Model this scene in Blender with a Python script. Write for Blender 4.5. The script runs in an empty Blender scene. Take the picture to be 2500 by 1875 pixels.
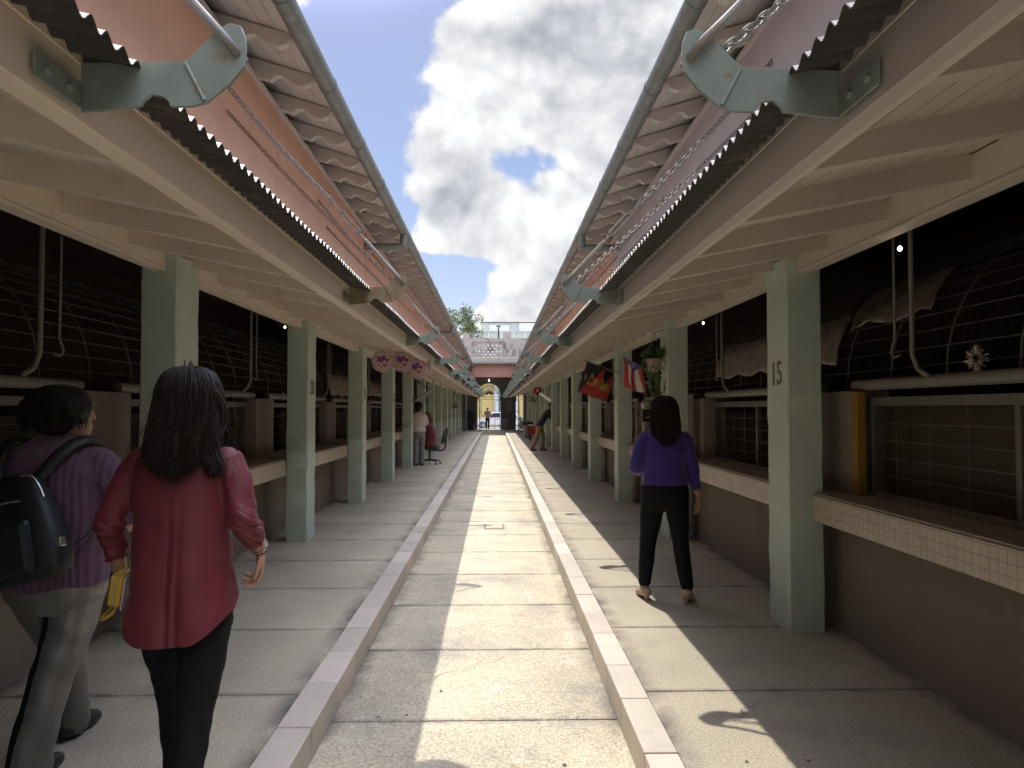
import bpy, bmesh, math, random
from mathutils import Vector, Matrix, noise
from mathutils.geometry import tessellate_polygon
R = math.radians
random.seed(7)
S = bpy.context.scene
COL = S.collection

# ---------------------------------------------------------------- camera
cam = bpy.data.cameras.new('camera'); camo = bpy.data.objects.new('camera', cam); COL.objects.link(camo)
camo.location = (0, 0, 1.5)
camo.rotation_euler = (R(90 + 1.93), 0, R(-1.29))
cam.sensor_width = 36; cam.lens = 26.04; cam.clip_start = 0.05; cam.clip_end = 2000
S.camera = camo
# ---------------------------------------------------------------- light and exposure
SUN_DIR = Vector((-0.21, 0.745, 1.0)).normalized()       # towards the sun
SUN_EL = math.asin(SUN_DIR.z); SUN_AZ = math.atan2(SUN_DIR.x, SUN_DIR.y)
sun = bpy.data.lights.new('sun', 'SUN'); sun.energy = 2.2; sun.angle = R(0.5); sun.color = (1.0, 0.95, 0.86)
suno = bpy.data.objects.new('sun', sun); COL.objects.link(suno)
suno.rotation_euler = (-SUN_DIR).to_track_quat('-Z', 'Y').to_euler()
S.view_settings.view_transform = 'Standard'; S.view_settings.look = 'None'
S.view_settings.gamma = 1; S.view_settings.exposure = 1.25
try: S.view_settings.use_curve_mapping = False
except Exception: pass
S.render.engine = 'CYCLES'
try:
    S.cycles.max_bounces = 10; S.cycles.diffuse_bounces = 6; S.cycles.glossy_bounces = 3
    S.cycles.sample_clamp_indirect = 6
except Exception: pass

# ---------------------------------------------------------------- sky
W = bpy.data.worlds.new('World'); S.world = W; W.use_nodes = True
wt = W.node_tree; wt.nodes.clear(); N = wt.nodes.new; L = wt.links.new
def mth(op, a, b=None, c=None, t=None, clamp=False):
    n = (t or wt).nodes.new('ShaderNodeMath'); n.operation = op; n.use_clamp = clamp
    for i, v in enumerate((a, b, c)):
        if v is None: continue
        if isinstance(v, (int, float)): n.inputs[i].default_value = v
        else: (t or wt).links.new(v, n.inputs[i])
    return n.outputs[0]
sky = N('ShaderNodeTexSky'); sky.sky_type = 'NISHITA'; sky.sun_disc = False
sky.sun_elevation = SUN_EL; sky.sun_rotation = SUN_AZ; sky.air_density = 1.1; sky.dust_density = 0.6; sky.ozone_density = 2.0
tc = N('ShaderNodeTexCoord'); sp = N('ShaderNodeSeparateXYZ'); L(tc.outputs['Generated'], sp.inputs[0])
DX, DY, DZ = sp.outputs
dyc = mth('MAXIMUM', DY, 0.08)
U = mth('DIVIDE', DX, dyc); V = mth('DIVIDE', DZ, dyc)
cuv = N('ShaderNodeCombineXYZ'); L(U, cuv.inputs[0]); L(V, cuv.inputs[1])
def wnoise(vec, scale, detail, rough=0.55, dist=0.0):
    n = N('ShaderNodeTexNoise'); n.noise_dimensions = '3D'; L(vec, n.inputs['Vector'])
    n.inputs['Scale'].default_value = scale; n.inputs['Detail'].default_value = detail
    n.inputs['Roughness'].default_value = rough; n.inputs['Distortion'].default_value = dist
    return n.outputs['Fac']
fb = wnoise(tc.outputs['Generated'], 6.5, 10, 0.56, 0.15)
off = N('ShaderNodeVectorMath'); off.operation = 'ADD'; L(tc.outputs['Generated'], off.inputs[0])
off.inputs[1].default_value = Vector((-0.25, 0.1, 0.9)).normalized() * 0.022
fb2 = wnoise(off.outputs[0], 6.5, 7, 0.56, 0.15)
big = wnoise(tc.outputs['Generated'], 2.6, 4, 0.5)
# cumulus banks: direction (tan azimuth, tan elevation), radii, weight
def du(px): return (px - 1070) / 1600
def dv(py): return (883 - py) / 1600
BL = [(1300, 60, 400, 210, .62), (1010, 130, 150, 150, .30), (1010, 420, 190, 190, .62), (1280, 440, 170, 190, .55), (1180, 250, 240, 90, .38),
      (1100, 520, 240, 90, .42), (1110, 668, 120, 55, .50), (1060, 600, 50, 26, .20), (820, 95, 34, 22, .28), (1200, 640, 90, 80, .40),
      (805, 80, 130, 190, -.50), (815, 300, 60, 70, -.38), (1125, 335, 150, 60, -.30), (1290, 348, 100, 50, -.24), (985, 578, 130, 48, -.75), (1010, 640, 90, 45, -.45), (1130, 610, 60, 26, -.25), (905, 190, 40, 40, -.12),
      (1290, 110, 260, 130, .12)]
field = None
for (px, py, rx, ry, w) in BL:
    a = N('ShaderNodeVectorMath'); a.operation = 'SUBTRACT'; L(cuv.outputs[0], a.inputs[0]); a.inputs[1].default_value = (du(px), dv(py), 0)
    b = N('ShaderNodeVectorMath'); b.operation = 'MULTIPLY'; L(a.outputs[0], b.inputs[0]); b.inputs[1].default_value = (1600 / rx, 1600 / ry, 0)
    c = N('ShaderNodeVectorMath'); c.operation = 'LENGTH'; L(b.outputs[0], c.inputs[0])
    m = N('ShaderNodeMapRange'); m.interpolation_type = 'SMOOTHSTEP'; L(c.outputs['Value'], m.inputs[0])
    m.inputs[1].default_value = 1.25; m.inputs[2].default_value = 0.25; m.inputs[3].default_value = 0; m.inputs[4].default_value = w
    field = m.outputs[0] if field is None else mth('ADD', field, m.outputs[0])
ahead = N('ShaderNodeMapRange'); L(DY, ahead.inputs[0]); ahead.inputs[1].default_value = 0.35; ahead.inputs[2].default_value = 0.6
rest = mth('MULTIPLY', mth('SUBTRACT', big, 0.40), 1.6)
fmix = N('ShaderNodeMix'); fmix.data_type = 'FLOAT'; L(ahead.outputs[0], fmix.inputs[0]); L(rest, fmix.inputs[2]); L(field, fmix.inputs[3])
dens = mth('ADD', fmix.outputs[0], mth('MULTIPLY', mth('SUBTRACT', fb, 0.5), 2.3))
cov = N('ShaderNodeMapRange'); cov.interpolation_type = 'SMOOTHSTEP'; L(dens, cov.inputs[0]); cov.inputs[1].default_value = 0.08; cov.inputs[2].default_value = 0.30
ra = wnoise(tc.outputs['Generated'], 6.5, 4, 0.5, 0.15); rb = wnoise(off.outputs[0], 6.5, 4, 0.5, 0.15)
relief = mth('ADD', mth('MULTIPLY', mth('SUBTRACT', ra, rb), 2.2), mth('MULTIPLY', mth('SUBTRACT', fb, fb2), .7))                 # sides turned to the light are brighter
GB = [(1330, 60, 330, 190, .36), (1230, 190, 190, 110, .10), (1000, 440, 110, 140, .26), (1140, 550, 260, 80, .22), (1290, 440, 90, 60, .08), (1120, 300, 120, 60, .06), (1180, 660, 80, 30, .06)]
grey = None                                                          # shaded undersides
for (px, py, rx, ry, w) in GB:
    a = N('ShaderNodeVectorMath'); a.operation = 'SUBTRACT'; L(cuv.outputs[0], a.inputs[0]); a.inputs[1].default_value = (du(px), dv(py), 0)
    b = N('ShaderNodeVectorMath'); b.operation = 'MULTIPLY'; L(a.outputs[0], b.inputs[0]); b.inputs[1].default_value = (1600 / rx, 1600 / ry, 0)
    c = N('ShaderNodeVectorMath'); c.operation = 'LENGTH'; L(b.outputs[0], c.inputs[0])
    m = N('ShaderNodeMapRange'); m.interpolation_type = 'SMOOTHSTEP'; L(mth('ADD', c.outputs['Value'], mth('MULTIPLY', mth('SUBTRACT', fb, .5), -1.6)), m.inputs[0])
    m.inputs[1].default_value = 1.25; m.inputs[2].default_value = 0.15; m.inputs[3].default_value = 0; m.inputs[4].default_value = w
    grey = m.outputs[0] if grey is None else mth('ADD', grey, m.outputs[0])
grey = mth('MULTIPLY', grey, ahead.outputs[0])
lum = mth('ADD', mth('SUBTRACT', 0.97, grey), relief)
lum = mth('MINIMUM', mth('MAXIMUM', lum, 0.45), 1.0)
cr = N('ShaderNodeMix'); cr.data_type = 'RGBA'; L(mth('SUBTRACT', mth('MULTIPLY', lum, 1.6), 0.6, clamp=True), cr.inputs[0])
cr.inputs[6].default_value = (0.90, 0.95, 1.07, 1); cr.inputs[7].default_value = (1.0, 1.0, 1.0, 1)
cl = N('ShaderNodeVectorMath'); cl.operation = 'SCALE'; L(cr.outputs[2], cl.inputs[0]); L(mth('MULTIPLY', lum, 5.05), cl.inputs['Scale'])
skb = N('ShaderNodeMix'); skb.data_type = 'RGBA'; skb.blend_type = 'MULTIPLY'; skb.inputs[0].default_value = 1; L(sky.outputs[0], skb.inputs[6]); skb.inputs[7].default_value = (.56, .52, .56, 1)
mx = N('ShaderNodeMix'); mx.data_type = 'RGBA'; L(cov.outputs[0], mx.inputs[0]); L(skb.outputs[2], mx.inputs[6]); L(cl.outputs[0], mx.inputs[7])
sdot = N('ShaderNodeVectorMath'); sdot.operation = 'DOT_PRODUCT'; L(tc.outputs['Generated'], sdot.inputs[0]); sdot.inputs[1].default_value = SUN_DIR
glow = N('ShaderNodeMapRange'); glow.interpolation_type = 'SMOOTHSTEP'; L(sdot.outputs['Value'], glow.inputs[0])
for i, v in enumerate((.90, 1.0, 0.0, 3.0)): glow.inputs[i + 1].default_value = v
high = N('ShaderNodeMapRange'); high.interpolation_type = 'SMOOTHSTEP'; L(DZ, high.inputs[0])
for i, v in enumerate((.49, .75, 1.0, 4.4)): high.inputs[i + 1].default_value = v
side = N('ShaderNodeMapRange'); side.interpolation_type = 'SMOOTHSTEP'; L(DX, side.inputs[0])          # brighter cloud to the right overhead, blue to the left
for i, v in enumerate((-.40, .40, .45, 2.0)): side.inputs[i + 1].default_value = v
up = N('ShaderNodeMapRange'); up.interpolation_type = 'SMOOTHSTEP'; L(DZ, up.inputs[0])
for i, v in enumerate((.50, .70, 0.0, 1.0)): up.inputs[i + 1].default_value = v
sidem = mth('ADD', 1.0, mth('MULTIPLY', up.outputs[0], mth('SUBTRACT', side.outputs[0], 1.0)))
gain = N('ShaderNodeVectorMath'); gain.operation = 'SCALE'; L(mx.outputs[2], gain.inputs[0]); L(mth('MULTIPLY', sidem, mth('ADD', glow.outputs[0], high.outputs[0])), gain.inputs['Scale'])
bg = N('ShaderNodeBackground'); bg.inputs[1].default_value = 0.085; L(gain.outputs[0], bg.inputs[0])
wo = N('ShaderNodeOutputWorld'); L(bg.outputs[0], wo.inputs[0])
try: W.cycles.sampling_method = 'MANUAL'; W.cycles.sample_map_resolution = 512
except Exception: pass

# ---------------------------------------------------------------- helpers
def tag(o, label=None, cat=None, group=None, kind=None):
    if label: o['label'] = label
    if cat: o['category'] = cat
    if group: o['group'] = group
    if kind: o['kind'] = kind
    return o
def empty(name, loc=(0, 0, 0), rz=0):
    o = bpy.data.objects.new(name, None); COL.objects.link(o); o.location = loc; o.rotation_euler = (0, 0, rz); o.empty_display_size = 0.1
    return o
def link(name, me, parent=None):
    o = bpy.data.objects.new(name, me); COL.objects.link(o)
    if parent is not None: o.parent = parent
    return o
def copy_tree(o, parent=None):
    c = o.copy(); COL.objects.link(c)
    if parent is not None: c.parent = parent
    for ch in [x for x in COL.objects if x.parent == o]: copy_tree(ch, c)
    return c

class MB:
    def __init__(s): s.v = []; s.f = []; s.m = []; s.mi = 0
    def add(s, vs, fs):
        o = len(s.v); s.v.extend([tuple(v) for v in vs]); s.f.extend([tuple(o + i for i in f) for f in fs]); s.m.extend([s.mi] * len(fs)); return s
    def box(s, x0, x1, y0, y1, z0, z1):
        if x0 > x1: x0, x1 = x1, x0
        if y0 > y1: y0, y1 = y1, y0
        if z0 > z1: z0, z1 = z1, z0
        return s.add([(x0,y0,z0),(x1,y0,z0),(x1,y1,z0),(x0,y1,z0),(x0,y0,z1),(x1,y0,z1),(x1,y1,z1),(x0,y1,z1)],
              [(0,3,2,1),(4,5,6,7),(0,1,5,4),(1,2,6,5),(2,3,7,6),(3,0,4,7)])
    def prism(s, poly, axis, a, b):
        """extrude 2-D polygon along axis 'x','y','z' from a to b; poly coords are the other two axes in order"""
        def p(u, v, w): return {'x': (w, u, v), 'y': (u, w, v), 'z': (u, v, w)}[axis]
        n = len(poly); vs = [p(u, v, a) for u, v in poly] + [p(u, v, b) for u, v in poly]
        tris = tessellate_polygon([[Vector((u, v, 0)) for u, v in poly]])
        fs = [t for t in tris] + [tuple(n + i for i in reversed(t)) for t in tris]
        fs += [(i, (i + 1) % n, n + (i + 1) % n, n + i) for i in range(n)]
        return s.add(vs, fs)
    def tube(s, pts, r, n=8, cap=True, closed=False, flat=None):
        pts = [Vector(p) for p in pts]; k = len(pts)
        rr = r if isinstance(r, (list, tuple)) else [r] * k
        T = []
        for i in range(k):
            a = pts[(i - 1) % k] if (i > 0 or closed) else pts[i]; b = pts[(i + 1) % k] if (i < k - 1 or closed) else pts[i]
            t = (b - a); T.append(t.normalized() if t.length > 1e-9 else Vector((0, 0, 1)))
        up = Vector((0, 0, 1)) if abs(T[0].z) < 0.9 else Vector((1, 0, 0))
        u = T[0].cross(up).normalized(); vs = []
        for i in range(k):
            u = (u - T[i] * u.dot(T[i])).normalized(); w = T[i].cross(u)
            fu, fw = flat if flat else (1, 1)
            for j in range(n):
                a = 2 * math.pi * j / n; vs.append(pts[i] + u * (math.cos(a) * rr[i] * fu) + w * (math.sin(a) * rr[i] * fw))
        fs = []
        for i in range(k if closed else k - 1):
            o, q = i * n, ((i + 1) % k) * n
            for j in range(n): fs.append((o + j, o + (j + 1) % n, q + (j + 1) % n, q + j))
        if cap and not closed:
            fs.append(tuple(range(n - 1, -1, -1))); fs.append(tuple((k - 1) * n + j for j in range(n)))
        return s.add(vs, fs)
    def rings(s, rs, cap=True):
        """list of equally long vertex loops"""
        n = len(rs[0]); vs = [p for r in rs for p in r]; fs = []
        for i in range(len(rs) - 1):
            for j in range(n): fs.append((i*n + j, i*n + (j+1) % n, (i+1)*n + (j+1) % n, (i+1)*n + j))
        if cap: fs.append(tuple(range(n - 1, -1, -1))); fs.append(tuple((len(rs) - 1) * n + j for j in range(n)))
        return s.add(vs, fs)
    def lathe(s, prof, c=(0, 0, 0), n=24, cap=True):
        return s.rings([[(c[0] + r * math.cos(2*math.pi*j/n), c[1] + r * math.sin(2*math.pi*j/n), c[2] + z) for j in range(n)] for r, z in prof], cap)
    def ball(s, c, r, n=12, m=8, sc=(1, 1, 1)):
        rs = []
        for i in range(m + 1):
            a = math.pi * (i / m) - math.pi / 2; q = max(math.cos(a), 0.02)
            rs.append([(c[0] + r*sc[0]*q*math.cos(2*math.pi*j/n), c[1] + r*sc[1]*q*math.sin(2*math.pi*j/n), c[2] + r*sc[2]*math.sin(a)) for j in range(n)])
        return s.rings(rs)
    def mesh(s, name, mats=()):
        me = bpy.data.meshes.new(name); me.from_pydata(s.v, [], s.f)
        for m in (mats if isinstance(mats, (list, tuple)) else [mats]): me.materials.append(m)
        me.polygons.foreach_set('material_index', s.m); me.update()
        bm = bmesh.new(); bm.from_mesh(me); bmesh.ops.recalc_face_normals(bm, faces=bm.faces); bm.to_mesh(me); bm.free()
        return me
    def build(s, name, mats, parent=None, smooth=None, bevel=0):
        me = s.mesh(name, mats)
        if smooth is not None:
            me.polygons.foreach_set('use_smooth', [True] * len(me.polygons))
            if smooth < 180:
                try: me.set_sharp_from_angle(angle=R(smooth))
                except Exception: pass
        o = link(name, me, parent)
        if bevel:
            b = o.modifiers.new('bevel', 'BEVEL'); b.width = bevel; b.segments = 2; b.limit_method = 'ANGLE'; b.angle_limit = R(40)
        return o
def text_mesh(txt, size, depth=0.002, mat=None, bold=0.0):
    cu = bpy.data.curves.new('text', 'FONT'); cu.body = txt; cu.size = size; cu.align_x = 'CENTER'; cu.align_y = 'CENTER'; cu.extrude = depth; cu.offset = bold
    cu.resolution_u = 3
    o = bpy.data.objects.new('text', cu); COL.objects.link(o)
    dg = bpy.context.evaluated_depsgraph_get(); dg.update()
    me = bpy.data.meshes.new_from_object(o.evaluated_get(dg)); bpy.data.objects.remove(o); bpy.data.curves.remove(cu)
    me.materials.clear()
    if mat: me.materials.append(mat)
    return me
def crom(p, sub):
    """Catmull-Rom through tuples"""
    out = []; k = len(p)
    for i in range(k - 1):
        a, b, c, d = p[max(i-1, 0)], p[i], p[i+1], p[min(i+2, k-1)]
        for j in range(sub):
            t = j / sub; out.append(tuple(0.5*((2*b[q]) + (-a[q]+c[q])*t + (2*a[q]-5*b[q]+4*c[q]-d[q])*t*t + (-a[q]+3*b[q]-3*c[q]+d[q])*t**3) for q in range(len(b))))
    out.append(tuple(p[-1])); return out

# ---------------------------------------------------------------- materials
def mat(name, col, rough=0.6, metal=0.0, var=0.12, vscale=3.0, stretch=(1, 1, 1), speck=0.0, sscale=220, bump=0.0, bscale=60, world=True,
        stains=(), island=0.0, emit=None, spec=0.5, sheen=0.0, trans=0.0, alpha=1.0, bdist=0.02, coat=0.0, joints=False, edges=()):
    m = bpy.data.materials.new(name); m.use_nodes = True; t = m.node_tree; t.nodes.clear(); n = t.nodes.new; l = t.links.new
    bs = n('ShaderNodeBsdfPrincipled'); out = n('ShaderNodeOutputMaterial'); l(bs.outputs[0], out.inputs[0])
    bs.inputs['Roughness'].default_value = rough; bs.inputs['Metallic'].default_value = metal
    bs.inputs['Specular IOR Level'].default_value = spec
    if sheen: bs.inputs['Sheen Weight'].default_value = sheen
    if coat: bs.inputs['Coat Weight'].default_value = coat
    if trans: bs.inputs['Transmission Weight'].default_value = trans
    if alpha < 1: bs.inputs['Alpha'].default_value = alpha
    if world: vec = n('ShaderNodeNewGeometry').outputs['Position']
    else: vec = n('ShaderNodeTexCoord').outputs['Object']
    mp = n('ShaderNodeVectorMath'); mp.operation = 'MULTIPLY'; l(vec, mp.inputs[0]); mp.inputs[1].default_value = stretch
    base = n('ShaderNodeRGB'); base.outputs[0].default_value = (*col, 1); cur = base.outputs[0]
    def noi(scale, detail, src=mp.outputs[0], rg=0.6):
        q = n('ShaderNodeTexNoise'); l(src, q.inputs['Vector']); q.inputs['Scale'].default_value = scale; q.inputs['Detail'].default_value = detail; q.inputs['Roughness'].default_value = rg
        return q.outputs['Fac']
    def mr(v, a, b, c, d):
        q = n('ShaderNodeMapRange'); l(v, q.inputs[0])
        for i, x in enumerate((a, b, c, d)): q.inputs[i + 1].default_value = x
        return q.outputs[0]
    def scale(c, f):
        q = n('ShaderNodeVectorMath'); q.operation = 'SCALE'; l(c, q.inputs[0]); l(f, q.inputs['Scale']); return q.outputs[0]
    if var: cur = scale(cur, mr(noi(vscale, 6), 0.25, 0.75, 1 - var, 1 + var))
    if island:
        g = n('ShaderNodeNewGeometry'); cur = scale(cur, mr(g.outputs['Random Per Island'], 0, 1, 1 - island, 1 + island))
    for (sc, ss, lo, hi, amt, *st) in stains:
        src = vec
        if st:
            q = n('ShaderNodeVectorMath'); q.operation = 'MULTIPLY'; l(vec, q.inputs[0]); q.inputs[1].default_value = st[0]; src = q.outputs[0]
        f = mr(noi(ss, 7, src, 0.65), lo, hi, 0, amt)
        x = n('ShaderNodeMix'); x.data_type = 'RGBA'; l(f, x.inputs[0]); l(cur, x.inputs[6]); x.inputs[7].default_value = (*sc, 1); cur = x.outputs[2]
    if joints:
        s3 = n('ShaderNodeSeparateXYZ'); l(vec, s3.inputs[0])
        def mm(op, a, b):
            q = n('ShaderNodeMath'); q.operation = op
            for i, v in enumerate((a, b)):
                if isinstance(v, (int, float)): q.inputs[i].default_value = v
                else: l(v, q.inputs[i])
            return q.outputs[0]
        fr = mm('PINGPONG', mm('SUBTRACT', s3.outputs[1], 3.9735), 1.155 / 2)
        f = mm('MULTIPLY', mr(fr, .0, .05, .9, 0), mr(noi(5, 5), .38, .68, .15, 1))
        x = n('ShaderNodeMix'); x.data_type = 'RGBA'; l(f, x.inputs[0]); l(cur, x.inputs[6]); x.inputs[7].default_value = (.10, .09, .08, 1); cur = x.outputs[2]
    for ex in edges:                                                  # dirt gathered against the kerb
        s3 = n('ShaderNodeSeparateXYZ'); l(vec, s3.inputs[0]); q = n('ShaderNodeMath'); q.operation = 'SUBTRACT'; l(s3.outputs[0], q.inputs[0]); q.inputs[1].default_value = ex
        q2 = n('ShaderNodeMath'); q2.operation = 'ABSOLUTE'; l(q.outputs[0], q2.inputs[0]); q3 = n('ShaderNodeMath'); q3.operation = 'MULTIPLY'; l(mr(q2.outputs[0], .0, .11, 1, 0), q3.inputs[0]); l(mr(noi(3.5, 7), .35, .68, 0, 1), q3.inputs[1])
        x = n('ShaderNodeMix'); x.data_type = 'RGBA'; l(q3.outputs[0], x.inputs[0]); l(cur, x.inputs[6]); x.inputs[7].default_value = (.075, .068, .058, 1); cur = x.outputs[2]
    if speck: cur = scale(cur, mr(noi(sscale, 2), 0.3, 0.7, 1 - speck, 1 + speck))
    l(cur, bs.inputs['Base Color'])
    if bump:
        b = n('ShaderNodeBump'); b.inputs['Strength'].default_value = bump; b.inputs['Distance'].default_value = bdist; l(noi(bscale, 5), b.inputs['Height']); l(b.outputs[0], bs.inputs['Normal'])
    if emit:
        bs.inputs['Emission Color'].default_value = (*emit[0], 1); bs.inputs['Emission Strength'].default_value = emit[1]
    return m
m_walk = mat('walkway_concrete', (.385, .335, .255), .85, var=.15, vscale=1.1, speck=.34, sscale=95, bump=.3, bscale=150, bdist=.004, joints=True, edges=(-1.03, .80, 2.33, -2.64),
             stains=[((.20, .185, .16), .9, .54, .74, .5), ((.12, .11, .10), 9, .66, .74, .55), ((.52, .49, .42), .55, .56, .7, .4)], island=.06)
m_lane = mat('lane_concrete', (.45, .39, .285), .85, var=.18, vscale=1.6, speck=.40, sscale=85, bump=.35, bscale=130, bdist=.005, joints=True, edges=(-.86, .649),
             stains=[((.20, .185, .165), 1.3, .53, .70, .6), ((.54, .47, .31), .8, .52, .66, .55), ((.10, .095, .09), 11, .66, .76, .5), ((.60, .58, .52), 2.1, .60, .72, .5)], island=.08)
m_joint = mat('joint_dirt', (.09, .08, .07), .9)
m_kerb = mat('kerb_stone', (.50, .435, .36), .6, var=.10, vscale=4, speck=.06, sscale=90, bump=.12, bscale=70, bdist=.004,
             stains=[((.24, .19, .16), 5, .60, .72, .5), ((.58, .45, .38), .9, .45, .6, .40)], island=.16)
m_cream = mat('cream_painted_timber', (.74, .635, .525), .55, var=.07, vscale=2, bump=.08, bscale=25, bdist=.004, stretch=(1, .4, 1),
              stains=[((.28, .22, .15), 3.5, .63, .76, .55), ((.06, .05, .04), 30, .74, .79, .7)])
m_cream2 = mat('cream_board', (.68, .61, .50), .6, var=.08, vscale=2.5, stretch=(1, .3, 1), island=.05, bump=.06, bscale=30, bdist=.003, stains=[((.36, .29, .2), 4, .62, .8, .4)])
m_green = mat('pale_green_painted_masonry', (.50, .58, .495), .6, var=.08, vscale=4, bump=.22, bscale=35, bdist=.006,
              stains=[((.58, .58, .50), 3, .58, .72, .5), ((.16, .14, .11), 12, .68, .75, .7), ((.30, .27, .20), 2.2, .60, .78, .45, (3, 3, .5))])
m_pink = mat('salmon_stucco', (.72, .42, .29), .8, var=.07, vscale=1.5, bump=.1, bscale=60, bdist=.004, stains=[((.45, .23, .17), .9, .5, .75, .5, (1, 2.5, .35))])
m_lilac = mat('lilac_grey_stucco', (.53, .475, .49), .8, var=.07, vscale=1.5, bump=.1, bscale=60, bdist=.004, stains=[((.36, .29, .28), 1.1, .5, .75, .5, (1, 2, .4))])
m_tail = mat('pinkish_eave_paint', (.56, .495, .435), .6, var=.08, vscale=5, bump=.08, bscale=40, bdist=.004, stains=[((.20, .15, .12), 5, .6, .75, .6)])
m_soff = mat('eave_board', (.56, .51, .455), .65, var=.1, vscale=3, stretch=(1, .25, 1), island=.1, stains=[((.22, .17, .14), 4, .6, .75, .5)])
m_black = mat('dark_gap', (.02, .017, .016), .9, var=0)
m_gutter = mat('weathered_zinc', (.20, .215, .195), .5, .35, var=.16, vscale=5, bump=.05, bscale=30, stains=[((.16, .14, .11), 3, .5, .7, .6), ((.45, .45, .42), 7, .58, .7, .4)])
m_corr = mat('dark_corrugated_steel', (.055, .05, .045), .7, .1, var=.3, vscale=6, bump=.1, bscale=40, stains=[((.16, .13, .10), 7, .56, .7, .6), ((.20, .10, .04), 3, .66, .76, .6)])
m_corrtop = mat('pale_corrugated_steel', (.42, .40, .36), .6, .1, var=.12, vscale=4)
m_rooft = mat('roof_sheet', (.30, .22, .17), .8, var=.15)
m_brk = mat('grey_green_steel', (.235, .275, .24), .5, .1, var=.18, vscale=9, bump=.14, bscale=22, bdist=.006,
            stains=[((.16, .17, .15), 6, .55, .72, .6), ((.20, .09, .035), 9, .60, .70, .85), ((.31, .35, .31), 4, .58, .68, .4)])
m_brkr = mat('rusty_steel', (.30, .25, .16), .7, .1, var=.25, vscale=7, bump=.15, bscale=30, bdist=.006, world=False, stains=[((.17, .08, .035), 7, .45, .62, .8), ((.36, .37, .28), 4, .56, .68, .6)])
m_galv = mat('galvanised_steel', (.22, .21, .195), .55, .3, var=.2, vscale=20, stains=[((.20, .11, .06), 8, .56, .7, .7)])
m_rustch = mat('rusty_chain_steel', (.20, .11, .07), .7, .4, var=.3, vscale=20)
m_creamR = mat('shade_greyed_cream_timber', (.58, .515, .43), .6, var=.09, vscale=2, bump=.08, bscale=25, bdist=.004, stretch=(1, .4, 1), stains=[((.28, .22, .15), 3.5, .60, .75, .6), ((.06, .05, .04), 30, .73, .78, .7)])  # cream timber with the right side's shade put into its colour
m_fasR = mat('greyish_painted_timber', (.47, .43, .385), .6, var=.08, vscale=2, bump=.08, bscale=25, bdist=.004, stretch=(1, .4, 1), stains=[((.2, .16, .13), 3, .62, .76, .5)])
m_num = mat('brown_stencil_paint', (.17, .135, .10), .7, var=.35, vscale=30, stains=[((.40, .44, .35), 45, .58, .66, .8)])
m_wallb = mat('taupe_stall_wall', (.225, .185, .148), .8, var=.10, vscale=2, bump=.1, bscale=50, bdist=.004, stains=[((.20, .155, .125), 1.7, .5, .7, .5), ((.46, .42, .36), 2.3, .62, .74, .35)])
m_ctop = mat('terrazzo_counter_top', (.28, .235, .20), .5, var=.1, speck=.15)
m_pil = mat('warm_concrete_pilaster', (.22, .178, .145), .8, var=.08, bump=.1, bscale=40, bdist=.005, stains=[((.2, .16, .13), 3, .55, .7, .5)])
m_pipe = mat('old_white_pipe', (.17, .165, .14), .5, var=.12, vscale=10, stains=[((.25, .2, .15), 8, .58, .7, .6)])
m_frame = mat('grey_steel_frame', (.13, .125, .11), .5, .2, var=.12, vscale=8)
m_wire = mat('mesh_wire', (.11, .11, .10), .45, .5, var=.2, vscale=9)
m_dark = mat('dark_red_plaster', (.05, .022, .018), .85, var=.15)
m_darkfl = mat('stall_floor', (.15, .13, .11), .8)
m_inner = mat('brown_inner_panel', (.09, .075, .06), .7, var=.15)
m_yel = mat('mustard_paint', (.26, .15, .016), .55, var=.1, vscale=5)
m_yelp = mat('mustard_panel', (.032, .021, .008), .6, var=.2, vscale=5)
def tile_mat():
    m = mat('cream_mosaic_tile', (.49, .42, .325), .35, var=.12, vscale=6, stains=[((.25, .19, .13), 5, .56, .72, .6), ((.12, .09, .07), 16, .66, .74, .7)]); t = m.node_tree
    bs = [n for n in t.nodes if n.type == 'BSDF_PRINCIPLED'][0]; src = bs.inputs['Base Color'].links[0].from_socket
    g = t.nodes.new('ShaderNodeNewGeometry'); s = t.nodes.new('ShaderNodeSeparateXYZ'); c = t.nodes.new('ShaderNodeCombineXYZ')
    t.links.new(g.outputs['Position'], s.inputs[0]); t.links.new(s.outputs[1], c.inputs[0])
    a = t.nodes.new('ShaderNodeMath'); a.operation = 'ADD'; t.links.new(s.outputs[2], a.inputs[0]); a.inputs[1].default_value = -0.746
    t.links.new(a.outputs[0], c.inputs[1])
    b = t.nodes.new('ShaderNodeTexBrick'); b.offset = 0; b.inputs['Scale'].default_value = 1; b.inputs['Brick Width'].default_value = .058; b.inputs['Row Height'].default_value = .0545
    b.inputs['Mortar Size'].default_value = .0018; b.inputs['Mortar Smooth'].default_value = .3; t.links.new(c.outputs[0], b.inputs['Vector'])
    x = t.nodes.new('ShaderNodeMix'); x.data_type = 'RGBA'; t.links.new(b.outputs['Fac'], x.inputs[0]); t.links.new(src, x.inputs[6]); x.inputs[7].default_value = (.19, .155, .12, 1)
    t.links.new(x.outputs[2], bs.inputs['Base Color'])
    bp = t.nodes.new('ShaderNodeBump'); bp.invert = True; bp.inputs['Strength'].default_value = .5; bp.inputs['Distance'].default_value = .002; t.links.new(b.outputs['Fac'], bp.inputs['Height']); t.links.new(bp.outputs[0], bs.inputs['Normal'])
    return m
m_tile = tile_mat()
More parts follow.
